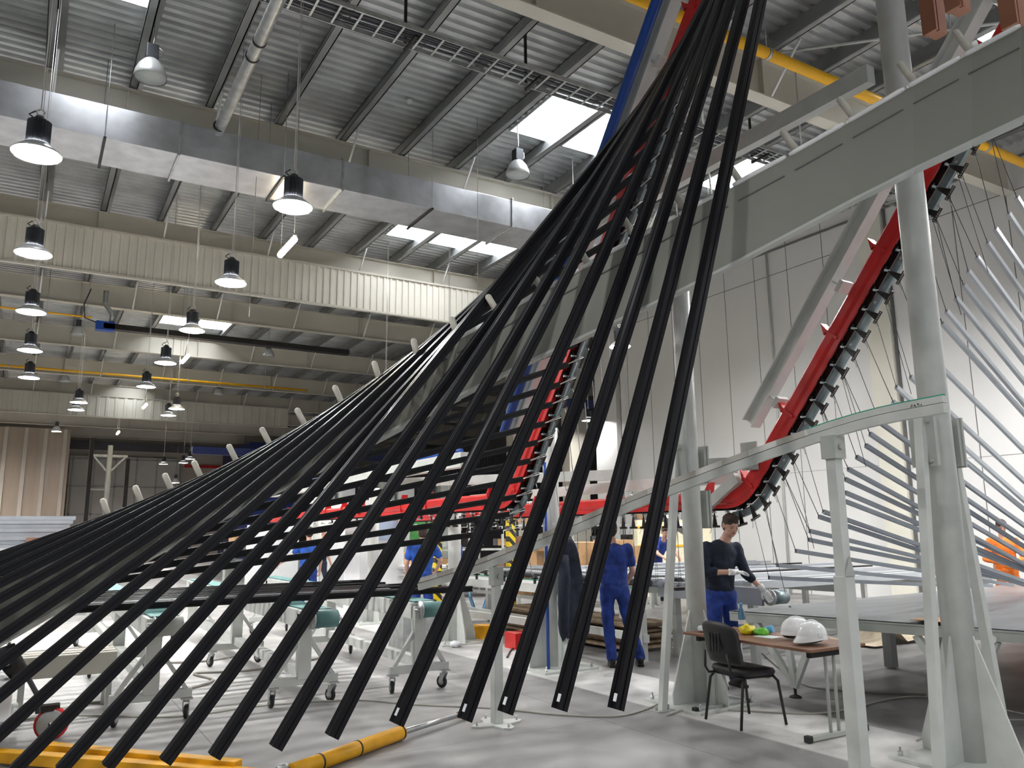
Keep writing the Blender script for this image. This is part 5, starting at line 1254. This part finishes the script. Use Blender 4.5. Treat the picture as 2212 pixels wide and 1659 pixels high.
person('worker in blue overalls with bare arms bent behind the black profiles, near the green board', (p.x, p.y, 0), front_of(.5, .85), dict(head=(0, .12, 1.64), elR=(.3, .05, 1.2), wrR=(.22, .25, 1.05)), top='cloth_blue_bright', legs='cloth_blue')
person('worker in blue trousers standing beside the white column behind the blue coiled hose', (6.75, 13.2, 0), front_of(-.8, .5), None, top='cloth_blue', legs='cloth_blue', shoes='dark_metal')
person('worker in bright orange shirt at the right picture edge behind the table', (13.95, 7.35, 0), front_of(-.75, -.6), dict(elR=(.3, .12, 1.14), wrR=(.16, .38, 1.1), elL=(-.28, .14, 1.14), wrL=(-.1, .36, 1.12)), top='cloth_orange', legs='cloth_orange', sleeve='long', face=True, hpitch=-.4, s=.98)

# ================================================================== BACKGROUND THINGS
def at_depth(u, v, D): return CAM + ray(u, v) * D
def boxat(name, mt, u, v, D, size, label, cat_, z=None, group=None, rz=0.0, bev=0):
    p = at_depth(u, v, D); zz = (z if z is not None else p.z)
    return tag(MB().box((p.x, p.y, zz), size, Matrix.Rotation(rz, 3, 'Z')).build(name, mt, None, bev), label, cat_, group)
# far vertical rail tower
p = at_depth(228, 1100, 34); t = thing('rail_tower', (p.x, p.y, 0), 'tall far tower with two dark vertical rails and white top arms', 'tower')
bx, by = p.x, p.y
MB().tube([(bx, by, 0), (bx, by, 5.5)], .1, 12).build('mast', 'white_paint', t)
m = MB(); m.beam((bx - .75, by, 5.05), (bx + .7, by, 5.05), .08, .1); m.beam((bx - .6, by, 5.0), (bx, by, 4.3), .06, .07); m.beam((bx + .6, by, 5.0), (bx, by, 4.3), .06, .07); m.build('top_arm', 'white_paint', t)
MB().box((bx - .72, by, 3.0), (.16, .16, 5.6)).build('dark_rail', 'dark_metal', t); MB().box((bx + .72, by, 2.5), (.16, .16, 4.9)).build('dark_rail', 'dark_metal', t)
MB().box((bx - .35, by, 3.6), (.7, .06, .06)).build('rung', 'grey_paint', t); MB().box((bx - .35, by, 2.3), (.7, .06, .06)).build('rung', 'grey_paint', t)
# stacks on the far left
t = thing('profile_rack', (-.3, 21, 0), 'low rack with lattice side at the left edge carrying long profiles', 'rack')
MB().box((-1.0, 20.7, 1.35), (7.6, 2.2, .12)).build('rack_bed', 'grey_paint', t); MB().box((-1.2, 21, .7), (6.2, 1.4, .08)).build('lower_bed', 'grey_paint', t)
m = MB()
for k in range(7): m.beam((-4.2 + k * .9, 20.2, .75), (-3.75 + k * .9, 20.2, 1.3), .05, .05); m.beam((-3.75 + k * .9, 20.2, 1.3), (-3.3 + k * .9, 20.2, .75), .05, .05)
m.build('lattice', 'silver', t)
for x in (-4.2, -1.2, 1.8): MB().box((x, 21, .66), (.1, 1.3, 1.32)).build('leg', 'grey_paint', t)
random.seed(3)
for k in range(8):
    tag(MB().box((-2.2 + .05 * k % .2, 20.6 + .0, 1.45 + k * .085), (6.0, .9 - .05 * (k % 2), .08)).build('stacked_profile', 'silver'), 'long white profile stacked on the rack at the left edge, %s from the bottom' % ORD[k], 'profile', 'white profiles stacked on the left rack')
tag(MB().box((1.35, 19.85, 1.52), (2.6, .5, .22)).build('brown_crate', 'brown_sheet'), 'long brown cardboard crate lying on the rack at far left', 'crate')
# white machine cabinet
p = at_depth(808, 1180, 16.5); t = thing('machine_cabinet', (p.x, p.y, 0), 'tall white machine cabinet with grey blue window behind the black profiles', 'cabinet')
MB().box((p.x, p.y, 1.15), (.95, .9, 2.3)).build('body', 'cabinet', t, .01); MB().box((p.x + .1, p.y - .46, 1.75), (.45, .02, .5)).build('window_pane', 'screen_blue', t); MB().box((p.x - .3, p.y - .46, 1.9), (.05, .02, .3)).build('handle', 'dark_metal', t)
boxat('machine_cabinet', 'cabinet', 590, 1140, 22, (1.2, .9, 1.9), 'white far machine box left of the orange capped worker', 'cabinet', z=.95)
boxat('machine_cabinet', 'cabinet', 740, 1110, 21, (1.6, .9, 2.5), 'white far machine box behind the tall white cabinet', 'cabinet', z=1.25)
sp = at_depth(700, 1100, 28); t = thing('hanging_storage', (sp.x, sp.y, 0), 'row of tall grey profile storage frames far behind the bright blue shirt', 'rack')
for k in range(7): MB().box((sp.x + k * .62, sp.y - k * .3, 1.7), (.5, .8, 3.4)).build('storage_bay', ('grey_paint', 'cabinet', 'dark_wall')[k % 3], t)
# cardboard boxes
for i, (u, v, D, sz, z) in enumerate(((1290, 1188, 18, (.8, .7, .5), 1.14), (1255, 1195, 18.3, (.7, .7, .4), 1.09), (1240, 1190, 18.8, (.8, .8, .5), 1.14), (1325, 1190, 18.1, (.6, .7, .55), 1.165), (1345, 1195, 18.4, (.7, .7, .4), 1.09), (1180, 1165, 17, (.55, .5, .35), 1.415), (1175, 1190, 17.3, (.7, .5, .35), 1.065), (870, 1200, 19.5, (.7, .6, .3), 1.04), (845, 1205, 19.6, (.7, .6, .3), 1.04), (560, 1160, 24, (1.6, .8, .4), 1.48), (1150, 1262, 14, (.5, .4, .35), .75))):
    boxat('cardboard_box', 'cardboard', u, v, D, sz, ['opened brown cardboard box behind the head of the man in blue', 'flat brown box left of the man in blue', 'brown box beside the grey control box', 'brown box right behind the shoulder of the man in blue', 'brown box just left of the far leaning man', 'small brown box high beside the striped post', 'small brown box below another beside the blue pipe', 'brown box behind the tall white cabinet, right side', 'brown box behind the tall white cabinet, left side', 'long far brown box left of the orange cap worker', 'brown box under the conveyor left of the jacket'][i], 'box', z=z, group='cardboard boxes', rz=.3 * (i % 3))
# benches that carry the boxes
for i, (u, D, sx) in enumerate(((1300, 18.3, 2.6), (1175, 17.3, 1.3), (858, 19.5, 1.5), (560, 24, 2.0))):
    p = at_depth(u, 1200, D); t = thing('steel_bench', (p.x, p.y, 0), ['grey steel bench under the cardboard boxes behind the man in blue', 'grey steel bench by the striped post', 'grey steel bench behind the tall white cabinet', 'grey steel bench at far left under the long brown box'][i], 'bench')
    R = Matrix.Rotation(-.55, 3, 'Z'); MB().box((p.x, p.y, .86 if i < 3 else 1.25), (sx, .9, .06), R).build('bench_top', 'grey_paint', t)
    for sg in (-1, 1): MB().box(V((p.x, p.y, .42 if i < 3 else .6)) + R @ V((sg * (sx / 2 - .1), 0, 0)), (.07, .8, .82 if i < 3 else 1.2), R).build('leg', 'grey_paint', t)
# storage racks in the background
for i, (u, D, w) in enumerate(((1050, 21, 2.6), (1260, 24, 4.0), (1160, 23, 2.0), (960, 23, 2.0))):
    p = at_depth(u, 1150, D); t = thing('storage_rack', (p.x, p.y, 0), ['dark crowded storage rack left of the striped post', 'dark crowded rack behind the cardboard boxes', 'dark crowded rack right of the striped post', 'dark crowded rack behind the green board'][i], 'rack')
    R = Matrix.Rotation(-.5, 3, 'Z')
    for sg in (-1, -.33, .33, 1): MB().box(V((p.x, p.y, 1.25)) + R @ V((sg * w / 2, 0, 0)), (.06, .7, 2.5), R).build('upright', 'grey_paint', t)
    for z in (.6, 1.2, 1.8, 2.4): MB().box((p.x, p.y, z), (w, .7, .05), R).build('shelf', 'grey_paint', t)
    for q in range(14): MB().box(V((p.x, p.y, .78 + .6 * (q % 3))) + R @ V((random.uniform(-w / 2 + .2, w / 2 - .2), random.uniform(-.2, .1), 0)), (random.uniform(.15, .4), .4, random.uniform(.15, .34)), R).build('stored_part', random.choice(['dark_metal', 'galv', 'cardboard', 'dark_wall', 'brown_sheet']), t)
for i, (u, D, z0, z1) in enumerate(((1103, 15.5, 1.0, 2.1), (945, 16, 1.0, 1.95))):
    boxat('striped_post', 'hazard', u, 1150, D, (.14, .14, z1), ['yellow and black striped post right of the red rail foot', 'yellow and black striped post beside the green board'][i], 'post', z=z1 / 2)
p = at_depth(921, 1145, 17.5); t = thing('green_board', (p.x, p.y, 0), 'dark green board on a stand behind the worker in blue overalls', 'board'); MB().box((p.x, p.y, 1.62), (.7, .04, .75), Matrix.Rotation(-.5, 3, 'Z')).build('board_face', 'green_board', t); MB().box((p.x, p.y + .05, .65), (.06, .06, 1.3)).build('stand', 'grey_paint', t)
p = at_depth(1232, 1183, 13.5); t = thing('control_box', (p.x, p.y, 0), 'grey control box on a stand right of the jacket', 'box'); MB().box((p.x, p.y, 1.33), (.2, .15, .26)).build('box_body', 'purlin', t, .01); MB().box((p.x, p.y, .6), (.05, .05, 1.2)).build('stand', 'grey_paint', t)
# ivory cabinet with yellow stripes
p = at_depth(1452, 1180, 20.5); t = thing('ivory_cabinet', (p.x, p.y, 0), 'tall ivory cabinet with yellow stripes behind the leaning young man', 'cabinet')
R = Matrix.Rotation(-.5, 3, 'Z'); MB().box((p.x, p.y, .95), (1.9, .6, 1.9), R).build('body', 'ivory', t)
for z in (.75, 1.25, 1.72): MB().box(V((p.x, p.y, z)) + R @ V((0, -.31, 0)), (1.9, .02, .05), R).build('yellow_stripe', 'yellow_pipe', t)
# white roller shelves and magenta crate
p = at_depth(890, 1235, 16.5); t = thing('roller_shelf', (p.x, p.y, 0), 'white multi level roller shelf between the conveyors in the background', 'shelf')
R = Matrix.Rotation(-.5, 3, 'Z')
for q in range(6): MB().box((p.x, p.y, .25 + .14 * q), (1.5, .6, .05), R).build('shelf_level', 'cabinet', t)
for sg in (-1, 1): MB().box(V((p.x, p.y, .5)) + R @ V((sg * .75, 0, 0)), (.06, .6, 1.0), R).build('side_frame', 'grey_paint', t)
boxat('magenta_crate', 'magenta', 950, 1250, 15.2, (.4, .3, .22), 'magenta plastic crate beside the roller shelf', 'crate', z=.11)
boxat('red_toolbox', 'red', 1130, 1335, 11.6, (.45, .3, .22), 'red toolbox on the floor left of the blue pipe', 'toolbox', z=.11)
boxat('yellow_case', 'yellow', 1035, 1325, 12.6, (.4, .3, .2), 'yellow case on the floor behind the coiled hose', 'case', z=.1)
# low white conveyor bench behind jacket
t = thing('white_bench', (6.9, 9.2, 0), 'white framed conveyor bench with black clamps left of the jacket column', 'bench')
MB().beam((6.25, 12.4, .86), (6.5, 9.0, .86), .4, .12).build('bench_beam', 'white_paint', t); MB().beam((6.25, 12.4, .35), (6.5, 9.0, .35), .08, .1).build('lower_beam', 'white_paint', t)
for a in ((6.25, 12.3), (6.48, 9.2)): MB().box((a[0], a[1], .4), (.1, .1, .8)).build('leg', 'white_paint', t)
for k in range(10):
    f_ = k / 9; m = MB(); c = V((6.05, 12.4, .965)).lerp(V((6.3, 9.0, .965)), f_); m.box(c, (.03, .03, .09)); m.box(c + V((0, 0, .03)), (.1, .03, .02)); tag(m.build('edge_clamp', 'black'), 'small black clamp on the white bench left of the jacket, %s from the left' % ORD[k], 'clamp', 'clamps on the white bench')
t = thing('grey_bin', (4.6, 11.8, 0), 'grey sheet metal bin behind the right hand belt conveyor', 'bin'); MB().box((4.75, 10.6, .35), (.5, .5, .7)).build('bin_body', 'galv', t)
# dark ribbed wall in the hall beyond
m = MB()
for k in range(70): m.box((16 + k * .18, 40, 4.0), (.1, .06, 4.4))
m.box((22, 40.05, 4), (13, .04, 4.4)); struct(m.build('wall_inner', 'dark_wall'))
m = MB(); m.box((17.6, 24.5, 4), (.9, .5, 8)); struct(m.build('trim_4', 'cream'))
p = at_depth(1113, 900, 30); m = MB(); m.box((p.x, p.y, 4.2), (.5, .5, 8.4)); struct(m.build('trim_5', 'cream'))
